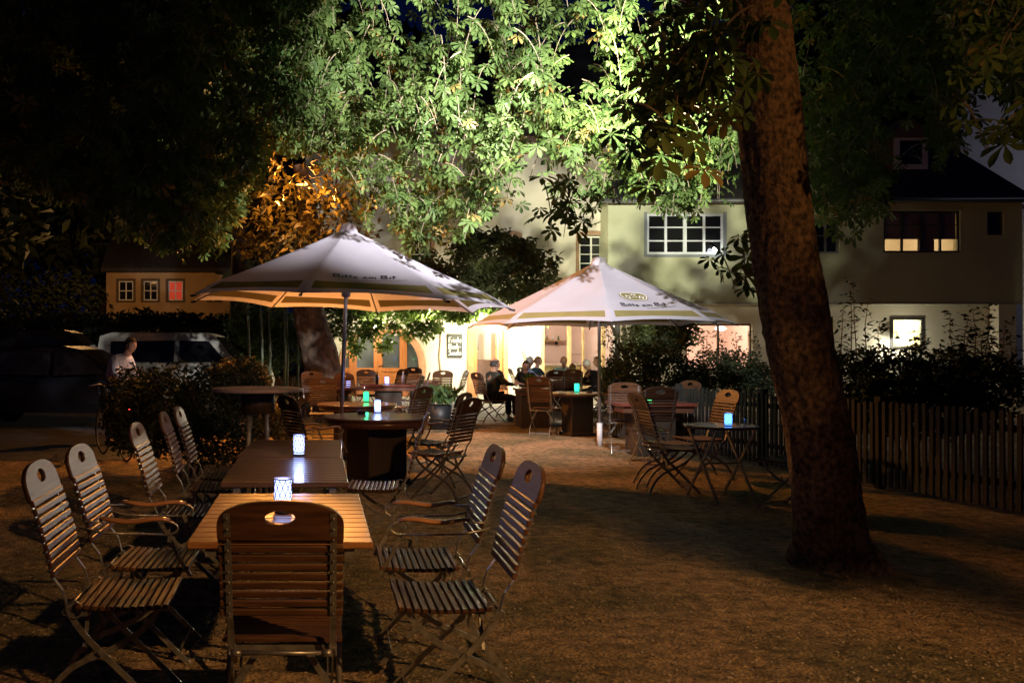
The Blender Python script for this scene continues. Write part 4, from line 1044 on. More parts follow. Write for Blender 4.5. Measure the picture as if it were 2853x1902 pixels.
def clear_path(q):
    """keep the air between the floodlight and the umbrellas fairly open, as under a real canopy"""
    for T in (Vector((5.4, 13.9, 2.1)), Vector((3.3, 13.1, 2.3)), Vector((4.5, 12.4, 2.1)), Vector((4.2, 13.2, 2.5)), Vector((.3, 11.1, 2.6)), Vector((4.3, 14, 2.5)), Vector((2.0, 12.5, 2.5)), Vector((-.9, 11, 2.4)), Vector((10.5, 27.9, 4.2)), Vector((7.5, 27.9, 4.6)), Vector((13, 27.9, 4))):
        d = T-FLOOD; t = max(0, min(1, (q-FLOOD).dot(d)/d.length_squared)); c = FLOOD+d*t
        if .03 < t < .97 and (q-c).length < .35+.55*t: return False
    return True
cnt = 0
while cnt < 1650:
    px = random.uniform(-70, 2420); yl = np.interp(px, ex, ey)
    py = yl-abs(random.gauss(0, 1))**1.0*60 if random.random() < .22 else random.uniform(-260, yl)
    Y = random.uniform(9.3, 14.5) if px < 2150 else random.uniform(6.5, 12)
    if random.random() < .12: Y = random.uniform(7.6, 9.3)
    if 600 < px < 780 and py > 370 and random.random() < .45: continue
    if 1700 < px < 1880 and random.random() < .6: continue
    # a few gaps to the sky
    if any((px-a)**2/(c*c)+(py-b)**2/(d*d) < 1 for a, b, c, d in ((1360, 75, 26, 40), (1285, 130, 20, 34), (1300, 250, 36, 16), (1645, 70, 16, 40), (580, 262, 22, 14), (1610, 165, 18, 22), (1480, 10, 30, 20), (1180, 300, 45, 10), (1400, 300, 26, 12), (1590, 410, 24, 12), (2092, 400, 72, 160), (2270, 340, 80, 120))): continue
    q = P(px, py, Y)
    if (q-FLOOD).length < 4.0: continue
    if not clear_path(q) and random.random() < .85: continue
    branchlet(q, random.uniform(.45, .95), random.randint(8, 12), .135, brown=.02+.05*(py > yl-70))
    cnt += 1
# lower sprays added between the floodlight and the parasols to cast leaf shadows
for (T, nn_s, sx, sy) in ((Vector((.3, 11.0, 2.85)), 30, 1.5, .7), (Vector((4.8, 13.9, 2.75)), 34, 1.4, .8)):
    for k in range(nn_s):
        q = FLOOD.lerp(T+Vector((random.uniform(-sx, sx), random.uniform(-sy, sy), random.uniform(-.1, .4))), random.uniform(.55, .80))
        branchlet(q, random.uniform(.25, .5), random.randint(4, 7), .12, brown=.05)
# single hanging sprays seen against the plaster wall
for px, py, Y in ((1268, 520, 8.2), (1295, 545, 8.0), (1345, 540, 7.8), (1262, 500, 8.4), (1325, 500, 8.2), (1180, 480, 9.0), (1215, 420, 9.0), (1165, 455, 9.2), (1690, 675, 6.9), (1700, 640, 6.9), (1712, 660, 7.0), (1960, 545, 8.5), (1990, 530, 8.6)):
    branchlet(P(px, py, Y), .45, 5, .14, brown=.1)
# nearer, unlit sprays left of the trunk and at the right edge
for k in range(34):
    branchlet(P(random.uniform(1500, 1700), random.uniform(-60, 440), random.uniform(4.6, 5.9)), random.uniform(.3, .5), 5, .13, brown=.10)
for k in range(40):
    px = random.uniform(2170, 2440); py = random.uniform(-120, 220)
    if k < 3: px, py = (2265, 345) if k else (2290, 330)
    branchlet(P(px, py, random.uniform(4.8, 6.5)), random.uniform(.2, .4), 5, .12, brown=.1)
for k in range(260):
    px = random.uniform(-60, 700); py = random.uniform(-120, np.interp(px, ex, ey)-20)
    if 600 < px and py > 330: continue
    branchlet(P(px, py, random.uniform(8.5, 11.5)), random.uniform(.45, .8), 9, .135, brown=.06)
for k in range(210):  # unseen sprays added out of view to shade the yard lamp's light
    f = random.uniform(.40, .62); T = Vector((random.uniform(4.6, 10), random.uniform(7.5, 16), random.uniform(0, 2.4)))
    if k % 4 == 0: T = Vector((random.uniform(3.0, 7.5), random.uniform(5.2, 9), random.uniform(-.2, .9)))
    q = Vector((6.2, -4.2, 6.3)).lerp(T, f)
    if q.y > .3 and q.x/q.y < .80: continue
    branchlet(q, random.uniform(.4, .7), 9, .15, brown=.08)
obj('twigs', twigbm, M_twig, CT)
lp = np.array([tuple(q) for q in lp]); n = len(lp)
instance_mesh('crown', PALM[0], PALM[1], lp, rand_rot(n, .75, 1.0, (0, -.55, .1)), np.array(lsz), [M_leaf, M_leaf2], CT, np.array(ltype))

fl = thing('floodlight', 'floodlight bracketed high on the far side of the leaning trunk, with an added second head', 'floodlight', (0, 0, 0))
for k, (q, aim) in enumerate(((FLOOD, Vector((3.3, 14, 5.2))), (FLOOD+Vector((.35, 0, 0)), Vector((11.5, 28, 3.6))))):  # second head is an addition for the wall beam
    d = (aim-q).normalized(); Mx = Matrix.Translation(q-d*.16) @ d.to_track_quat('Y', 'Z').to_matrix().to_4x4()
    bm = bmesh.new(); bx(bm, -.12, .12, -.06, .06, -.08, .08, M=Mx, bev=.01); obj('lamp_housing', bm, M_black, fl)
bm = bmesh.new(); tube(bm, [FLOOD+Vector((.35, -.18, -.02)), FLOOD+Vector((0, -.2, -.02)), (2.95, 6.55, 4.95)], .018, 8); obj('bracket', bm, M_iron, fl)

# second chestnut on the left and its orange lit crown
T2 = thing('left_tree', 'dark trunked tree behind the round tables with its foliage lit orange by the street lamp', 'tree')
obj('trunk', trunk_mesh([(-.12, 20.5, 0), tuple(P(748, 900, 20.5)), tuple(P(735, 820, 20.5)), tuple(P(712, 740, 20.5)), tuple(P(700, 650, 20.3)), tuple(P(710, 520, 20)), tuple(P(690, 380, 19.5))], [.55, .44, .40, .36, .32, .22, .14], 48, 5, .05, 120, .05), M_bark2, T2)
bm = bmesh.new(); tube(bm, bez(P(715, 560, 19.6), P(735, 500, 18.6), P(770, 470, 17.6), P(775, 400, 17), 8), [.10, .09, .07, .05, .04, .03, .025, .02, .015], 6); obj('limb', bm, M_bark2, T2)
blobs = []
for k in range(46):
    px = random.uniform(575, 835); py = random.uniform(385, 600)
    if px < 640: py = random.uniform(380, 600)
    c = P(px, py, random.uniform(16.2, 18.5)); blobs.append((*c, .5, .5, .33))
for k in range(16):
    px = random.uniform(620, 780); py = random.uniform(340, 520); c = P(px, py, random.uniform(14.6, 15.8)); blobs.append((*c, .26, .26, .2))
for px, py in ((668, 440), (700, 405), (690, 470), (735, 440), (720, 380), (655, 400), (750, 400), (745, 475)):
    c = P(px, py, 14.5); blobs.append((*c, .2, .15, .17))
blob_leaves('crown', blobs, 2500, .16, mat('ochre leaf', (.06, .055, .014), .55, col2=(.13, .10, .026), vscale=3, trans=.35), T2, down=.5, shell=.2, keep=lambda p: (np.linalg.norm(p-np.array([-.25, 15.2, 4.05]), axis=1) > .55) & ~((p[:, 1] < 16.2) & (p[:, 2] < 3.75) & (p[:, 0] > -1.1)))
LA = thing('street_lamp', 'sodium street lamp slung on a wire, hidden in the orange lit leaves', 'lamp', (-.25, 15.2, 4.05))
bm = bmesh.new(); tube(bm, [(-3.2, 1.5, .62), (-1, .5, .32), (0, 0, .26), (1.2, -.3, .36)], .006, 5); obj('span_wire', bm, M_iron, LA)
bm = bmesh.new(); lathe(bm, [(.02, .26), (.10, .20), (.11, .17)], 16); obj('lamp_hood', bm, M_iron, LA)

# small reddish tree and conifer in front of the facade
def tree(label, name, x, y, h, blobs, n, size, m, r_=.09):
    t = thing(name, label, 'tree', (x, y, 0))
    bm = bmesh.new(); tube(bm, [(0, 0, 0), (.04, 0, h*.35), (-.03, .03, h*.7), (.02, 0, h*.92)], [r_, r_*.8, r_*.5, r_*.2], 8); obj('trunk', bm, M_bark2, t)
    for k in range(4):
        a = 2*PI*k/4+.4; bm = bmesh.new(); tube(bm, [(0, 0, h*.4), (.4*math.cos(a), .4*math.sin(a), h*.62), (.8*math.cos(a), .8*math.sin(a), h*.8)], [r_*.5, r_*.3, r_*.1], 6); obj('limb', bm, M_bark2, t)
    bl = [(b[0]-x, b[1]-y, *b[2:]) for b in blobs]
    blob_leaves('crown', bl, n, size, m, t, down=.4, shell=.25)
    return t
bl = []
for k in range(40):
    px = random.gauss(1120, 75); py = random.uniform(545, 690); px = min(1290, max(990, px))
    if py < 600: px = min(px, 1200)
    c = P(px, py, random.uniform(21, 24)); bl.append((*c, .42, .42, .30))
for px, py in ((1215, 560), (1240, 585), (1255, 620), (1260, 645), (1225, 600), (1270, 600)): bl.append((*P(px, py, 21.5), .22, .25, .20))
tree('loose dark green small tree between the two umbrellas in front of the tall house', 'garden_tree', P(1436, 900, 23.5).x, 23.5, 3.2, bl, 5600, .19, M_redleaf)
bl = []
for px, py in ((1480, 745), (1510, 760), (1540, 745), (1460, 780), (1500, 790), (1550, 780), (1575, 765)):
    bl.append((*P(px, py, 19.5), .36, .36, .34))
tree('light green feathery conifer above the dark bushes right of the right umbrella pole', 'conifer', P(1510, 900, 19.5).x, 19.5, 2.2, bl, 5000, .10, mat('conifer leaf', (.10, .14, .05), .6, col2=(.16, .2, .08), vscale=3, trans=.2), .06)

# bushes behind the fence
def bush(label, name, blobs, n, size, m=M_hedge, tall=(), cat='bush'):
    cx = np.mean([b[0] for b in blobs]); cy = np.mean([b[1] for b in blobs])
    t = thing(name, label, cat, (cx, cy, 0)); bl = [(b[0]-cx, b[1]-cy, *b[2:]) for b in blobs]
    blob_leaves('foliage', bl, n, size, m, t, shell=.45, down=0)
    bm = bmesh.new()
    for k in range(5):
        a = k*1.3; tube(bm, [(.1*math.cos(a), .1*math.sin(a), 0), (.35*math.cos(a), .35*math.sin(a), .8)], [.02, .012], 5)
    obj('stems', bm, M_bark2, t)
    for (px, py0, py1, Y) in tall:
        a = P(px, py0, Y)-Vector((cx, cy, 0)); b = P(px+random.uniform(-12, 12), py1, Y)-Vector((cx, cy, 0)); pos = []; sb = bmesh.new()
        tube(sb, [a, a.lerp(b, .5)+Vector((random.uniform(-.03, .03), 0, 0)), b], [.009, .006, .003], 4, cap=False)
        for k in range(34):
            pos.append(tuple(a.lerp(b, (k+1)/34)+Vector((random.uniform(-.07, .07), random.uniform(-.05, .05), 0))))
        so = obj('shoot', sb, M_twig, t); pos = np.array(pos); k = len(pos)
        instance_mesh('shoot_leaves', LEAFLET[0], LEAFLET[1], pos, rand_rot(k, -.1, 1.2), rng.uniform(.06, .11, k), M_hedge, so)
    return t
def E(px, py, Y, wpx, hpx, dep=.6): c = P(px, py, Y); k = F/Y; return (*c, wpx/k, dep, hpx/k)
bush('dark rounded bush behind the fence right of the right umbrella pole', 'bush', [E(1450, 860, 16.5, 62, 75), E(1520, 850, 16.3, 60, 75), E(1420, 890, 16.5, 40, 60)], 9000, .075, tall=((1395, 800, 745, 17), (1410, 790, 760, 17)))
bush('dark bush standing before the pink shop window', 'bush', [E(1640, 850, 16, 50, 45), E(1700, 855, 15.8, 50, 50), E(1740, 880, 15.6, 45, 45), E(1590, 890, 16, 50, 40)], 7000, .075, tall=((1620, 820, 765, 16), (1660, 815, 770, 16), (1690, 820, 765, 16), (1735, 830, 760, 16)))
bush('wide dark hedge behind the picket fence at the right', 'hedge', [E(1960, 880, 11.2, 75, 75), E(2060, 870, 11, 85, 70), E(2170, 870, 10.8, 85, 72), E(2265, 880, 10.5, 70, 70), E(2100, 950, 10.8, 200, 60)], 15000, .075, tall=((1930, 820, 700, 12), (1955, 820, 640, 12), (1968, 820, 650, 12), (1990, 810, 690, 12), (2020, 810, 735, 12), (2100, 810, 760, 11.5), (2115, 815, 775, 11.5), (2190, 815, 715, 11), (2215, 815, 730, 11), (2240, 815, 705, 11), (2262, 820, 702, 11), (2280, 825, 725, 11), (2300, 830, 735, 11), (2215, 820, 760, 11), (2255, 820, 750, 11), (2330, 860, 760, 11)), cat='hedge')
for b_ in ():
    pass
# left hedge, tip with orange lamplight put into its leaf colour and other shrubs
bush('clipped dark green hedge between the parking area and the garden chairs', 'hedge', [E(300, 930, 11.0, 60, 85, .9), E(390, 925, 10.8, 80, 85, .9), E(480, 925, 10.6, 70, 85, .9), E(560, 900, 11.5, 60, 75, .9), E(350, 1000, 10.5, 100, 50, .8), E(500, 1010, 10.2, 90, 60, .8)], 15000, .07, cat='hedge')
bush('shrub at the right end of the left hedge, orange lamplight in its leaf colour', 'shrub', [E(545, 860, 12.4, 60, 32, .5), E(590, 880, 12.3, 30, 40, .5)], 4500, .07, m=mat('lamplit hedge leaf', (.10, .085, .025), .6, col2=(.16, .12, .035), vscale=4, trans=.25), cat='shrub')
bush('low yellow lit shrub under the standing table', 'shrub', [E(630, 950, 12.5, 34, 34, .4), E(600, 985, 12.3, 30, 25, .4), E(650, 985, 12.4, 30, 22, .4)], 3200, .07, m=mat('yellow lit shrub leaf', (.20, .16, .045), .6, col2=(.28, .22, .06), vscale=4, trans=.25), cat='shrub')  # yellow light on this shrub is put into its leaf colour
# plants in pots
def potted(label, x, y, z, h, n, pot_h, pot_w, leaf=M_hedge, size=.10, name='potted_plant'):
    t = thing(name, label, 'plant', (x, y, z))
    bm = bmesh.new(); lathe(bm, [(pot_w*.7, 0), (pot_w, pot_h), (pot_w*.92, pot_h), (pot_w*.65, pot_h*.85)], 18); obj('pot', bm, M_black, t)
    k = n; a = rng.uniform(0, 2*PI, k); rr = rng.uniform(0, pot_w, k)
    pos = np.stack([rr*np.cos(a)*1.5, rr*np.sin(a)*1.5, pot_h+rng.uniform(0, h*.5, k)], 1)
    instance_mesh('foliage', LEAFLET[0], LEAFLET[1], pos, rand_rot(k, -1.6, 1.0), size*rng.uniform(.7, 1.8, k), leaf, t)
    return t
potted('grassy green plant in a dark pot in front of the house by the round tables', 2.28, 17.0, 0, .5, 300, .45, .24, mat('grassy leaf', (.08, .15, .05), .5, var=.3, trans=.3), .13)
potted('small green plant on the dark box table between the seated men', 4.10, 17.6, .742, .16, 70, .08, .05, M_vine, .09)

# ================================================================ picket fence
FN = thing('picket_fence', 'dark wooden picket fence running along the bushes on the right', 'fence')
a_, b_ = Vector((4.95, 15.4, 0)), Vector((6.28, 7.9, 0)); d_ = (b_-a_); Lf = d_.length; u_ = d_.normalized(); ang = math.atan2(u_.y, u_.x)
bm = bmesh.new(); k = 0; x = 0
while x < Lf:
    hh = .93+random.uniform(-.02, .02); Mx = Matrix.Translation(a_+u_*x) @ Matrix.Rotation(ang, 4, 'Z') @ Matrix.Rotation(random.uniform(-.012, .012), 4, 'Y')
    bx(bm, -.022, .022, -.010, .010, .05, hh, M=Mx); x += .085
M_picket = mat('weathered picket wood', (.020, .017, .014), .85, var=.3, vscale=6)
obj('picket_panel', bm, M_picket, FN)
for zz in (.25, .75): 
    bm = bmesh.new(); Mx = Matrix.Translation(a_) @ Matrix.Rotation(ang, 4, 'Z'); bx(bm, 0, Lf, .012, .045, zz, zz+.06, M=Mx); obj('fence_rail', bm, M_picket, FN)
for k in range(5):
    bm = bmesh.new(); Mx = Matrix.Translation(a_+u_*(Lf*k/4)) @ Matrix.Rotation(ang, 4, 'Z'); bx(bm, -.04, .04, .046, .12, 0, .98, M=Mx); obj('fence_post', bm, M_picket, FN)

# ================================================================ left background
OH = thing('orange_house', 'distant house lit orange with three small windows above the parked cars', 'house')
yo = 46.0; ko = F/yo
def ox(px): return (px-728)/ko
def oz(py): return 1.5-(py-800)/ko
wins = [(ox(272), ox(306), oz(690), oz(645)), (ox(329), ox(362), oz(690), oz(645)), (ox(386), ox(420), oz(690), oz(645)), (ox(480), ox(505), oz(690), oz(660))]
M_ohw = mat('ochre rendered wall', (.42, .28, .15), .9, var=.08, vscale=1.5, bump=.3, bscale=10)
wall_holes('wall', ox(244), ox(545), 0, oz(622), yo, .35, wins, M_ohw, OH)
bm = bmesh.new(); v = [(ox(236), yo-.4, oz(626)), (ox(553), yo-.4, oz(626)), (ox(553), yo+5, oz(626)+4.6), (ox(236), yo+5, oz(626)+4.6)]
lo = [bm.verts.new(q) for q in v]; hi = [bm.verts.new((q[0], q[1], q[2]+.2)) for q in v]; bm.faces.new(lo); bm.faces.new(hi)
for k in range(4): bm.faces.new((lo[k], lo[(k+1) % 4], hi[(k+1) % 4], hi[k]))
obj('roof', bm, M_roof, OH)
box('gable_wall', M_ohw, OH, ox(244)+.001, ox(244)+.3, yo+.36, yo+8, 0, oz(626))
M_red = mat('red lit pane', (.3, .03, .02), .5, emit=(1, .06, .03), estr=.3)
for i, w_ in enumerate(wins):
    ww = window(OH, *w_, yo+.08, 2, 2, M_whiteframe if i < 3 else M_darkframe, M_red if i == 2 else M_darkglass, fw=.06, bar=.05)
    bm = bmesh.new(); a, b, c, d = w_
    bx(bm, a-.12, a, yo-.02, yo+.05, c-.1, d+.12); bx(bm, b, b+.12, yo-.02, yo+.05, c-.1, d+.12); bx(bm, a, b, yo-.02, yo+.05, d, d+.12); bx(bm, a, b, yo-.03, yo+.05, c-.1, c); obj('window_surround', bm, mat('dark stone surround', (.12, .08, .05), .9), ww)
bm = bmesh.new(); bx(bm, ox(322), ox(340), yo+1.0, yo+2.5, oz(600), oz(560)); dmr = obj('dormer', bm, M_roof, OH)
window(dmr, ox(323), ox(339), oz(597), oz(564), yo+.93, 2, 2, M_whiteframe, M_darkglass, fw=.05, name='dormer_window')
light('orange_house_lamp', 'POINT', (-9.5, 39, 5.5), 430, (1, .50, .16), .1)

def car(name, label, prof, glassprof, width, x, y, rz, m, wheels, hood=None):
    """side profile (x forward, z) lofted across the width with a rounded tumblehome; front points to +x"""
    t = thing(name, label, 'van' if 'van' in name else 'car', (x, y, 0), rz)
    bm = bmesh.new(); rows = []
    for f, ins, zs in ((-1, .0, 1), (-.96, .0, 1), (0, 0, 1), (.96, .0, 1), (1, .0, 1)):
        ring = []
        for (px, pz) in prof:
            hin = max(0, pz-.95)*.22+(.05 if abs(f) == 1 else 0)
            ring.append(bm.verts.new((px, f*(width/2-hin), pz-(.03 if abs(f) == 1 and pz > .9 else 0))))
        rows.append(ring)
    n = len(prof)
    for a, b in zip(rows, rows[1:]):
        for k in range(n): bm.faces.new((a[k], a[(k+1) % n], b[(k+1) % n], b[k])).smooth = False
    bm.faces.new(rows[0]); bm.faces.new(rows[-1])
    obj('body', bm, m, t)
    for s in (-1, 1):
        for gp in glassprof:
            bm = bmesh.new(); A = [bm.verts.new((px, s*(width/2-max(0, pz-.95)*.22+.008), pz)) for px, pz in gp]; B = [bm.verts.new((px, s*(width/2-max(0, pz-.95)*.22-.04), pz)) for px, pz in gp]
            bm.faces.new(A); bm.faces.new(B)
            for k in range(len(gp)): bm.faces.new((A[k], A[(k+1) % len(gp)], B[(k+1) % len(gp)], B[k]))
            obj('side_window', bm, M_darkglass, t)
        for wx_ in wheels:
            bm = bmesh.new(); Mx = Matrix.Translation((wx_, s*(width/2-.10), .32)) @ Matrix.Rotation(PI/2, 4, 'X')
            lathe(bm, [(.20, -.1), (.31, -.09), (.32, 0), (.31, .09), (.20, .1)], 24)
            for v_ in bm.verts: v_.co = Mx @ v_.co
            w_ = obj('wheel', bm, M_black, t)
            bm = bmesh.new(); lathe(bm, [(.05, -.105), (.19, -.10), (.19, .10), (.05, .105)], 16)
            for v_ in bm.verts: v_.co = Mx @ v_.co
            obj('rim', bm, mat('dull rim', (.012, .012, .012), .6), w_)
    if hood:
        (xa, za), (xb, zb) = hood; w1 = width/2-.16
        bm = bmesh.new(); d = Vector((zb-za, 0, -(xb-xa))).normalized(); d = d if d.x > 0 else -d
        q = [Vector((xa, -w1-.04, za)), Vector((xa, w1+.04, za)), Vector((xb, w1-.10, zb)), Vector((xb, -w1+.10, zb))]
        A = [bm.verts.new(v_+d*.012) for v_ in q]; B = [bm.verts.new(v_-d*.02) for v_ in q]; bm.faces.new(A); bm.faces.new(B)
        for k in range(4): bm.faces.new((A[k], A[(k+1) % 4], B[(k+1) % 4], B[k]))
        obj('windshield', bm, M_darkglass, t)
    xf = max(p[0] for p in prof)
    for s in (-1, 1):
        bm = bmesh.new(); ell(bm, (xf-.10, s*(width/2-.25), .68), (.10, .16, .09), 2); obj('headlight', bm, mat('headlight glass', (.5, .5, .5), .1), t)
    return t
M_vanw = mat('cream white van paint', (.62, .60, .50), .35, coat=.3)
M_blk = mat('black car paint', (.003, .003, .004), .5)
M_nvy = mat('dark blue car paint', (.004, .004, .008), .45)
vprof = [(-2.3, .3), (-2.35, 1.0), (-2.25, 1.85), (-1.9, 1.95), (.75, 1.93), (1.0, 1.85), (1.65, 1.13), (2.35, .95), (2.45, .6), (2.4, .3)]
car('van', 'cream white van parked facing right behind the hedge', vprof, [[(.05, 1.12), (.05, 1.72), (.85, 1.70), (1.35, 1.15)], [(-1.9, 1.15), (-1.9, 1.70), (-.1, 1.72), (-.1, 1.12)]], 1.85, -3.75, 26.0, R(-6), M_vanw, (-1.5, 1.55), ((1.66, 1.15), (1.02, 1.82)))
cprof = [(-2.1, .3), (-2.15, .85), (-1.7, 1.3), (-1.1, 1.52), (.2, 1.55), (.55, 1.48), (1.35, 1.02), (2.1, .85), (2.2, .55), (2.15, .3)]
car('car', 'dark car with sloping windscreen parked left of the cream van', cprof, [[(.1, 1.0), (.1, 1.45), (.55, 1.40), (1.1, 1.03)], [(-1.4, 1.02), (-1.1, 1.42), (0, 1.46), (0, 1.0)]], 1.78, -4.95, 17.9, R(-4), M_nvy, (-1.4, 1.4), ((1.33, 1.04), (.57, 1.46)))
bprof = [(-2.6, .3), (-2.65, 1.1), (-2.55, 1.9), (-2.3, 1.98), (1.2, 1.98), (1.4, 1.9), (2.1, 1.15), (2.6, 1.0), (2.65, .5), (2.6, .3)]
car('van', 'black van parked at the far left, hardly visible in the dark', bprof, [[(.3, 1.15), (.3, 1.78), (1.25, 1.75), (1.75, 1.18)]], 1.95, -7.7, 24.0, R(3), M_blk, (-1.7, 1.7), ((2.1, 1.17), (1.42, 1.87)))

# bicycle
def bicycle(x, y, rz):
    t = thing('bicycle', 'dark bicycle with a glowing red tail light at the left end of the hedge', 'bicycle', (x, y, 0), rz)
    for cx in (-.52, .52):
        bm = bmesh.new(); tube(bm, [(cx+.33*math.cos(a), 0, .34+.33*math.sin(a)) for a in np.linspace(0, 2*PI, 33)], .014, 6, cap=False); w_ = obj('wheel', bm, M_black, t)
        bm = bmesh.new()
        for k in range(12): a = 2*PI*k/12; tube(bm, [(cx, 0, .34), (cx+.32*math.cos(a), 0, .34+.32*math.sin(a))], .0018, 3)
        obj('spokes', bm, M_steel, w_)
    bm = bmesh.new()
    for q in (((-.52, 0, .34), (-.10, 0, .30)), ((-.10, 0, .30), (-.20, 0, .80)), ((-.52, 0, .34), (-.18, 0, .72)), ((-.18, 0, .72), (.34, 0, .80)), ((-.10, 0, .30), (.36, 0, .72)), ((.33, 0, .88), (.52, 0, .34))): tube(bm, q, .015, 8)
    obj('frame', bm, M_iron, t)
    bm = bmesh.new(); tube(bm, [(.24, .28, .98), (.33, .1, 1.0), (.32, 0, .95), (.33, -.1, 1.0), (.24, -.28, .98)], .012, 8); tube(bm, [(.32, 0, .95), (.33, 0, .86)], .012, 8); obj('handlebar', bm, M_steel, t)
    bm = bmesh.new(); ell(bm, (-.22, 0, .86), (.13, .07, .035), 2); obj('saddle', bm, M_black, t)
    bm = bmesh.new(); bx(bm, -.62, -.28, -.05, .05, .70, .72); tube(bm, [(-.58, .04, .70), (-.52, .04, .34)], .006, 5); obj('carrier', bm, M_iron, t)
    bm = bmesh.new(); ell(bm, (-.66, 0, .72), (.025, .035, .025), 2); obj('tail_light', bm, mat('red tail light', (1, .05, .05), .4, emit=(1, .04, .05), estr=14), t)
    light('tail_light_glow', 'POINT', Vector((x, y, 0))+Matrix.Rotation(rz, 3, 'Z') @ Vector((-.74, 0, .72)), .35, (1, .05, .05), .02)
bicycle(GX(245, 12.6)+.1, 12.6, R(120))
# bamboo canes
for i, px in enumerate((570, 600, 618, 652, 658, 682, 700)):
    bm = bmesh.new(); q = P(px, 800, 22+i*.3); tube(bm, [(q.x, q.y, 0), (q.x+.03, q.y, 1.3), (q.x-.02, q.y, 2.9)], [.035, .03, .022], 8)
    o = obj('bamboo_cane', bm, mat('pale green cane', (.16, .20, .12), .5, var=.2, vscale=3)); tag(o, 'thin pale green cane standing between the cream van and the dark tree trunk', 'cane', 'pale green canes by the dark trunk')
bl = [(*P(px, py, 24), .6, .5, .5) for px, py in ((590, 770), (630, 740), (660, 770), (700, 800), (620, 820), (760, 730), (790, 735), (560, 740))]
bush('leafy dark shrubbery behind the pale green canes', 'shrubbery', bl, 5000, .14, m=mat('cane leaf', (.07, .12, .03), .6, col2=(.12, .18, .05), vscale=2, trans=.3), cat='shrub')

# dark trees and hedges far behind
def far_tree(label, x, y, h, w, n=11000, size=.85, name='far_tree', zlo=.35):
    if 'left of the trunk' in label: zlo = .66; size = .4
    t = thing(name, label, 'tree', (x, y, 0), 0, 'dark trees in the background')
    bm = bmesh.new(); tube(bm, [(0, 0, 0), (.1, 0, h*.4), (0, .1, h*.8)], [.35, .25, .08], 8); obj('trunk', bm, M_bark2, t)
    bl = [(random.uniform(-.5, .5)*w, random.uniform(-.3, .3)*w, h*random.uniform(zlo, .88), w*.42, w*.42, h*.24) for _ in range(7)]
    blob_leaves('crown', bl, n, size, M_darkleaf, t, shell=.3)
for i, (x, y, h, w, lb) in enumerate(((-38, 36, 20, 15, 'broad dark tree outside the left edge'), (-20, 45, 22, 14, 'second dark tree from the left edge'), (-9, 58, 22, 12, 'dark tree whose crown hangs over the orange lit house'), (-32, 52, 24, 16, 'dark tree in the farthest row at the left'), (-26, 38, 17, 12, 'dark tree filling the far left edge'), (-19.5, 36, 15, 10, 'dark tree behind the black van'), (-13, 55, 20, 14, 'tall dark tree rising behind the orange lit house'), (-4, 60, 21, 14, 'tall dark tree behind the right end of the orange lit house'), (-3.0, 34, 15, 6, 'dark tree left of the trunk with orange leaves'), (4, 48, 18, 11, 'dark tree standing behind the roof of the tall house'), (30, 46, 20, 13, 'dark tree above the roofs at the right edge'), (20, 52, 19, 12, 'dark tree behind the long house roof'))):
    far_tree(lb, x, y, h, w)
bush('dark clipped hedge running below the orange lit house', 'hedge', [E(330, 745, 36, 60, 30, 1), E(420, 750, 36, 60, 30, 1), E(510, 755, 36, 60, 30, 1), E(600, 760, 35, 60, 40, 1), E(470, 790, 34, 200, 35, 1), E(280, 760, 36, 50, 40, 1)], 9000, .3, m=M_darkleaf, cat='hedge')
bush('dark bushes in front of the far left trees', 'hedge', [E(20, 690, 44, 100, 70, 1), E(150, 690, 44, 90, 70, 1), E(-90, 670, 44, 90, 90, 1), E(20, 750, 34, 90, 50, 1), E(130, 760, 34, 80, 45, 1), E(220, 760, 33, 60, 45, 1), E(-80, 750, 34, 90, 60, 1), E(100, 800, 32, 200, 45, 1)], 8000, .32, m=M_darkleaf, cat='hedge')

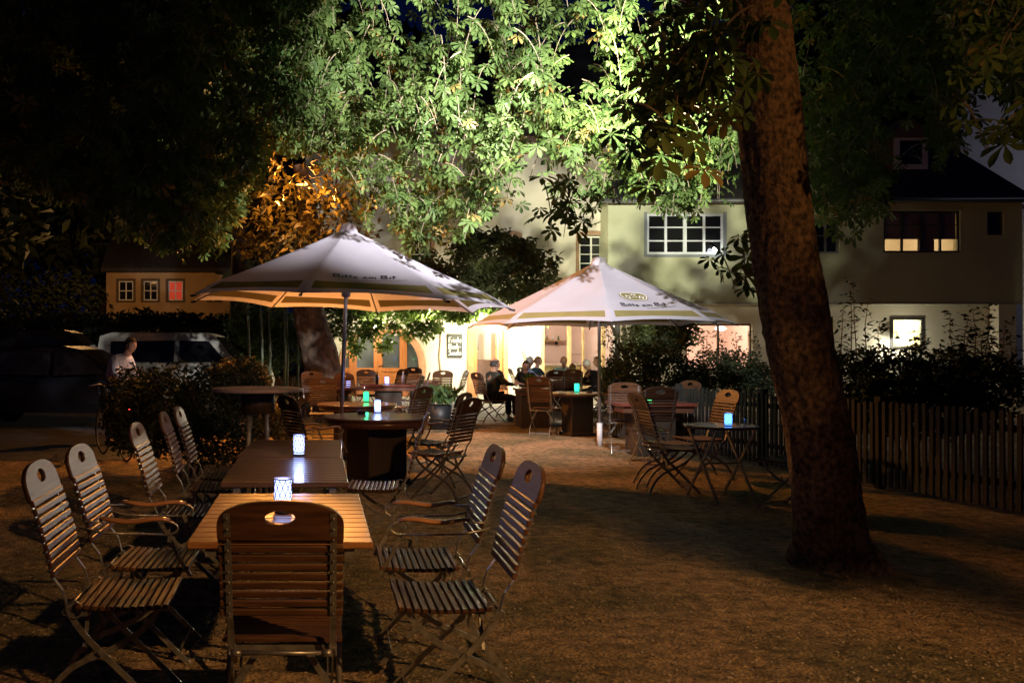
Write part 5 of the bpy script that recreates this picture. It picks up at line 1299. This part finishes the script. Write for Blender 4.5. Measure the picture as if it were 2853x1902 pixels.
# ================================================================ people
M_skin = mat('skin', (.50, .28, .19), .55)
def skin(name, V, Ed, Rd, m, parent, root=0, sub=1):
    me = bpy.data.meshes.new(name); me.from_pydata([tuple(v) for v in V], Ed, []); me.materials.append(m)
    o = bpy.data.objects.new(name, me); C.objects.link(o); o.parent = parent
    o.modifiers.new('skin', 'SKIN').use_smooth_shade = True
    if not me.skin_vertices: me.skin_vertices.new()
    for i, r_ in enumerate(Rd):
        sv = me.skin_vertices[0].data[i]; sv.radius = r_ if isinstance(r_, tuple) else (r_, r_); sv.use_root = (i == root)
    s = o.modifiers.new('sub', 'SUBSURF'); s.levels = sub; s.render_levels = sub+1
    return o
def person(label, x, y, deg, shirt, pants, hair, pose='sit', z=0, s=1.0, lean=0.0, armL=None, armR=None, bald=0.0, headturn=0, longhair=False, group=None, shoes=(.03, .03, .03), short=True, band=None):
    t = thing('person', label, 'person', (x, y, z), R(deg)-PI/2, group); t.scale = (s,)*3
    sit = pose == 'sit'
    if sit:
        pel = Vector((0, -.10, .54)); ch = Vector((0, -.10+lean*.30, .86)); nk = Vector((0, -.08+lean*.46, 1.04))
        kn = [Vector((sx*.12, .34, .50)) for sx in (-1, 1)]; an = [Vector((sx*.11, .34+random.uniform(-.05, .08), .09)) for sx in (-1, 1)]
    else:
        pel = Vector((0, -.05, .92)); ch = Vector((0, .02+lean*.35, 1.24)); nk = Vector((0, .04+lean*.52, 1.41))
        kn = [Vector((sx*.10, .03, .50)) for sx in (-1, 1)]; an = [Vector((sx*.11, -.03, .09)) for sx in (-1, 1)]
    hd = nk+Vector((0, .03+lean*.10, .135))
    sh = [ch+Vector((sx*.175, 0, .10)) for sx in (-1, 1)]
    elb = []; hnd = []
    for i, (sx, arm) in enumerate(((-1, armL), (1, armR))):
        e, h_ = arm if arm else (((sx*.23, .06+lean*.2, .78), (sx*.12, .30+lean*.2, .78)) if sit else ((sx*.23, .22, 1.10), (sx*.14, .46, 1.05)))
        elb.append(Vector(e)); hnd.append(Vector(h_))
    # body: one continuous surface
    V = [pel, ch, nk, hd+Vector((0, 0, -.05))]; Ed = [(0, 1), (1, 2), (2, 3)]; Rd = [(.13, .10), (.13, .09), .056, .056]
    for i in range(2):
        b = len(V); V += [sh[i], elb[i], hnd[i]]; Ed += [(1, b), (b, b+1), (b+1, b+2)]; Rd += [.05, .036, .024]
    for i, sx in enumerate((-1, 1)):
        b = len(V); hp = pel+Vector((sx*.10, .02, -.02)); toe = an[i]+Vector((0, .14, -.045))
        V += [hp, kn[i], an[i], toe]; Ed += [(0, b), (b, b+1), (b+1, b+2), (b+2, b+3)]; Rd += [.085, .055, .038, .03]
    body = skin('body', V, Ed, Rd, M_skin, t)
    # hands: palm, four fingers, thumb
    for i, sx in enumerate((-1, 1)):
        d = (hnd[i]-elb[i]).normalized(); sd = d.cross(Vector((0, 0, 1)));
        if sd.length < .1: sd = Vector((1, 0, 0))
        sd.normalize(); up_ = sd.cross(d)
        V = [hnd[i], hnd[i]+d*.06]; Ed = [(0, 1)]; Rd = [.020, (.026, .014)]
        for f, L in ((-.026, .055), (-.009, .068), (.009, .072), (.026, .062)):
            b = len(V); V += [hnd[i]+d*.085+sd*f, hnd[i]+d*(.085+L*.5)+sd*f*1.15-up_*.008, hnd[i]+d*(.085+L*.85)+sd*f*1.2-up_*.024]; Ed += [(1, b), (b, b+1), (b+1, b+2)]; Rd += [.009, .008, .006]
        b = len(V); V += [hnd[i]+d*.045+sd*.038*-sx, hnd[i]+d*.085+sd*.052*-sx-up_*.01]; Ed += [(0, b), (b, b+1)]; Rd += [.010, .007]
        skin('hand', V, Ed, Rd, M_skin, t)
    # clothes
    V = [pel+Vector((0, 0, .02)), pel.lerp(ch, .5), ch, nk-Vector((0, 0, .025))]; Ed = [(0, 1), (1, 2), (2, 3)]; Rd = [(.165, .125), (.155, .115), (.165, .115), (.072, .07)] if sit else [(.18, .17), (.19, .18), (.20, .17), (.085, .085)]
    for i in range(2):
        b = len(V); e = elb[i] if not short else sh[i].lerp(elb[i], .75)
        V += [sh[i], e]; Ed += [(2, b), (b, b+1)]; Rd += [.068, .056]
        if not short: V += [elb[i].lerp(hnd[i], .85)]; Ed += [(b+1, b+2)]; Rd += [.040]
    skin('shirt', V, Ed, Rd, mat('cloth %.2f %.2f %.2f' % shirt, shirt, .9, var=.12, vscale=6, bump=.3, bscale=8), t)
    V = [pel]; Ed = []; Rd = [(.16, .13)]
    for i, sx in enumerate((-1, 1)):
        b = len(V); V += [pel+Vector((sx*.10, .03, -.02)), kn[i], an[i]+Vector((0, 0, .03))]; Ed += [(0, b), (b, b+1), (b+1, b+2)]; Rd += [.10, .073, .060]
    skin('trousers', V, Ed, Rd, mat('cloth %.2f %.2f %.2f' % pants, pants, .9, var=.12, vscale=6), t)
    for i in range(2):
        bm = bmesh.new(); ell(bm, an[i]+Vector((0, .07, -.045)), (.048, .135, .045), 2); obj('shoe', bm, mat('shoe %.2f' % shoes[0], shoes, .5), t)
    # head with face
    rot = Matrix.Rotation(R(headturn), 4, 'Z') @ Matrix.Rotation(-lean*.35, 4, 'X')
    bm = bmesh.new(); bmesh.ops.create_icosphere(bm, subdivisions=3, radius=1.0)
    for v in bm.verts:
        x_, y_, z_ = v.co; jaw = 1-.22*max(0, -z_)
        nx_, ny_, nz_ = x_*.077*jaw, y_*.098*(1-.10*max(0, -z_)), z_*.118
        if y_ > .6: ny_ -= .006*math.exp(-((z_-.12)/.12)**2)*(abs(x_) > .2)
        if y_ > .8: ny_ += .024*math.exp(-(x_/.16)**2-((z_+.10)/.18)**2)
        if y_ > .75: ny_ += .006*math.exp(-(x_/.3)**2-((z_+.48)/.10)**2)-.005*math.exp(-(x_/.35)**2-((z_+.40)/.05)**2)
        v.co = (nx_, ny_, nz_)
    for sx in (-1, 1): ell(bm, (sx*.078, -.005, -.005), (.012, .022, .032), 1)
    for f in bm.faces: f.smooth = True
    for v in bm.verts: v.co = hd+(rot @ v.co)
    obj('head', bm, M_skin, t)
    for sx in (-1, 1):
        bm = bmesh.new(); ell(bm, hd+(rot @ Vector((sx*.030, .086, .012))), (.011, .008, .007), 1); obj('eye', bm, M_ink, t)
    bm = bmesh.new(); bmesh.ops.create_icosphere(bm, subdivisions=3, radius=1.0)
    zc = .15+bald*.5
    for v in bm.verts:
        x_, y_, z_ = v.co
        keep = 1.10+random.uniform(-.02, .03)
        if y_ > .35 and z_ < .45: keep = .86
        if z_ < (-.75 if longhair else -.35) and y_ > -.9: keep = .85 if not longhair or y_ > .2 else 1.12
        if bald and z_ > .62: keep = .93
        v.co = (x_*.077*keep*1.03, y_*.098*keep-.004, z_*.118*keep*(1.25 if longhair and z_ < 0 else 1)+.004)
    for f in bm.faces: f.smooth = True
    for v in bm.verts: v.co = hd+(rot @ v.co)
    obj('hair', bm, mat('hair %.2f %.2f' % hair[:2], hair, .7, var=.25, vscale=30), t)
    return t
GP = 'guests seated at the garden tables'
person('seated man in a dark jacket seen from behind near the open doorway', 3.66, 18.55, 22, (.045, .05, .04), (.012, .012, .02), (.05, .045, .04), armR=((.25, .05, .80), (.12, .32, .76)), bald=1, headturn=-10, group=GP, short=False, shoes=(.2, .2, .2))
chair(3.56, 18.5, 22, 'chair under the man in the dark jacket', G1)
person('young man in a black t-shirt facing the camera, one hand raised to a tall glass', 4.55, 19.9, -100, (.012, .011, .012), (.02, .02, .03), (.03, .02, .015), armL=((-.26, .05, .80), (-.06, .28, .98)), group=GP, s=.95)
chair(4.30, 20.0, -40, 'chair under the young man in the black t-shirt', G1)
person('grey haired man in a light blue shirt left of the dining table', 5.27, 22.4, 0, (.36, .45, .68), (.05, .05, .06), (.42, .38, .34), group=GP, short=False, headturn=12)
chair(5.12, 22.4, 0, 'chair under the man in the light blue shirt', G1)
person('short haired woman in a dark teal top at the dining table', 5.60, 22.95, -35, (.03, .07, .085), (.03, .03, .04), (.17, .08, .03), group=GP, headturn=25, s=1.0)
chair(5.50, 23.1, -35, 'chair under the woman in the teal top', G1)
person('person with long blond hair seen from behind at the dining table', 6.02, 21.55, 75, (.02, .02, .02), (.02, .02, .03), (.42, .33, .12), longhair=True, group=GP, s=.88, short=False)
chair(6.0, 21.45, 75, 'chair under the person with long blond hair', G1)
person('woman in a pale turquoise top with her hand at her chin', 6.22, 23.0, -95, (.40, .66, .62), (.05, .05, .05), (.38, .16, .06), armL=((-.20, .15, .80), (-.03, .14, 1.02)), group=GP)
chair(6.25, 23.1, -95, 'chair under the woman in the turquoise top', G1)
person('white haired man in a black jacket leaning over the dining table', 6.62, 21.75, 130, (.012, .012, .014), (.02, .02, .02), (.62, .58, .54), lean=.55, group=GP, short=False, s=.95)
chair(6.72, 21.6, 130, 'chair under the leaning man in the black jacket', G1)
person('man in an olive green shirt at the right end of the dining table', 6.98, 22.3, 178, (.30, .38, .14), (.1, .08, .05), (.28, .13, .06), lean=.35, group=GP)
chair(7.08, 22.3, 178, 'chair under the man in the olive green shirt', G1)
chair(5.30, 20.9, 100, 'empty chair between the dining table and the young man, back to the camera', G1)
chair(6.55, 20.9, 110, 'empty pale chair in front of the leaning man', G1)
person('standing person in a pale and khaki jacket bending to the right by the cars', GX(262, 14.2), 14.2, -28, (.70, .66, .70), (.03, .03, .035), (.03, .022, .018), pose='stand', lean=.42, short=False)
glassware(4.52, 19.55, 'tall beer glass in front of the young man in black', .22, .035)
print('objects', len(bpy.data.objects))
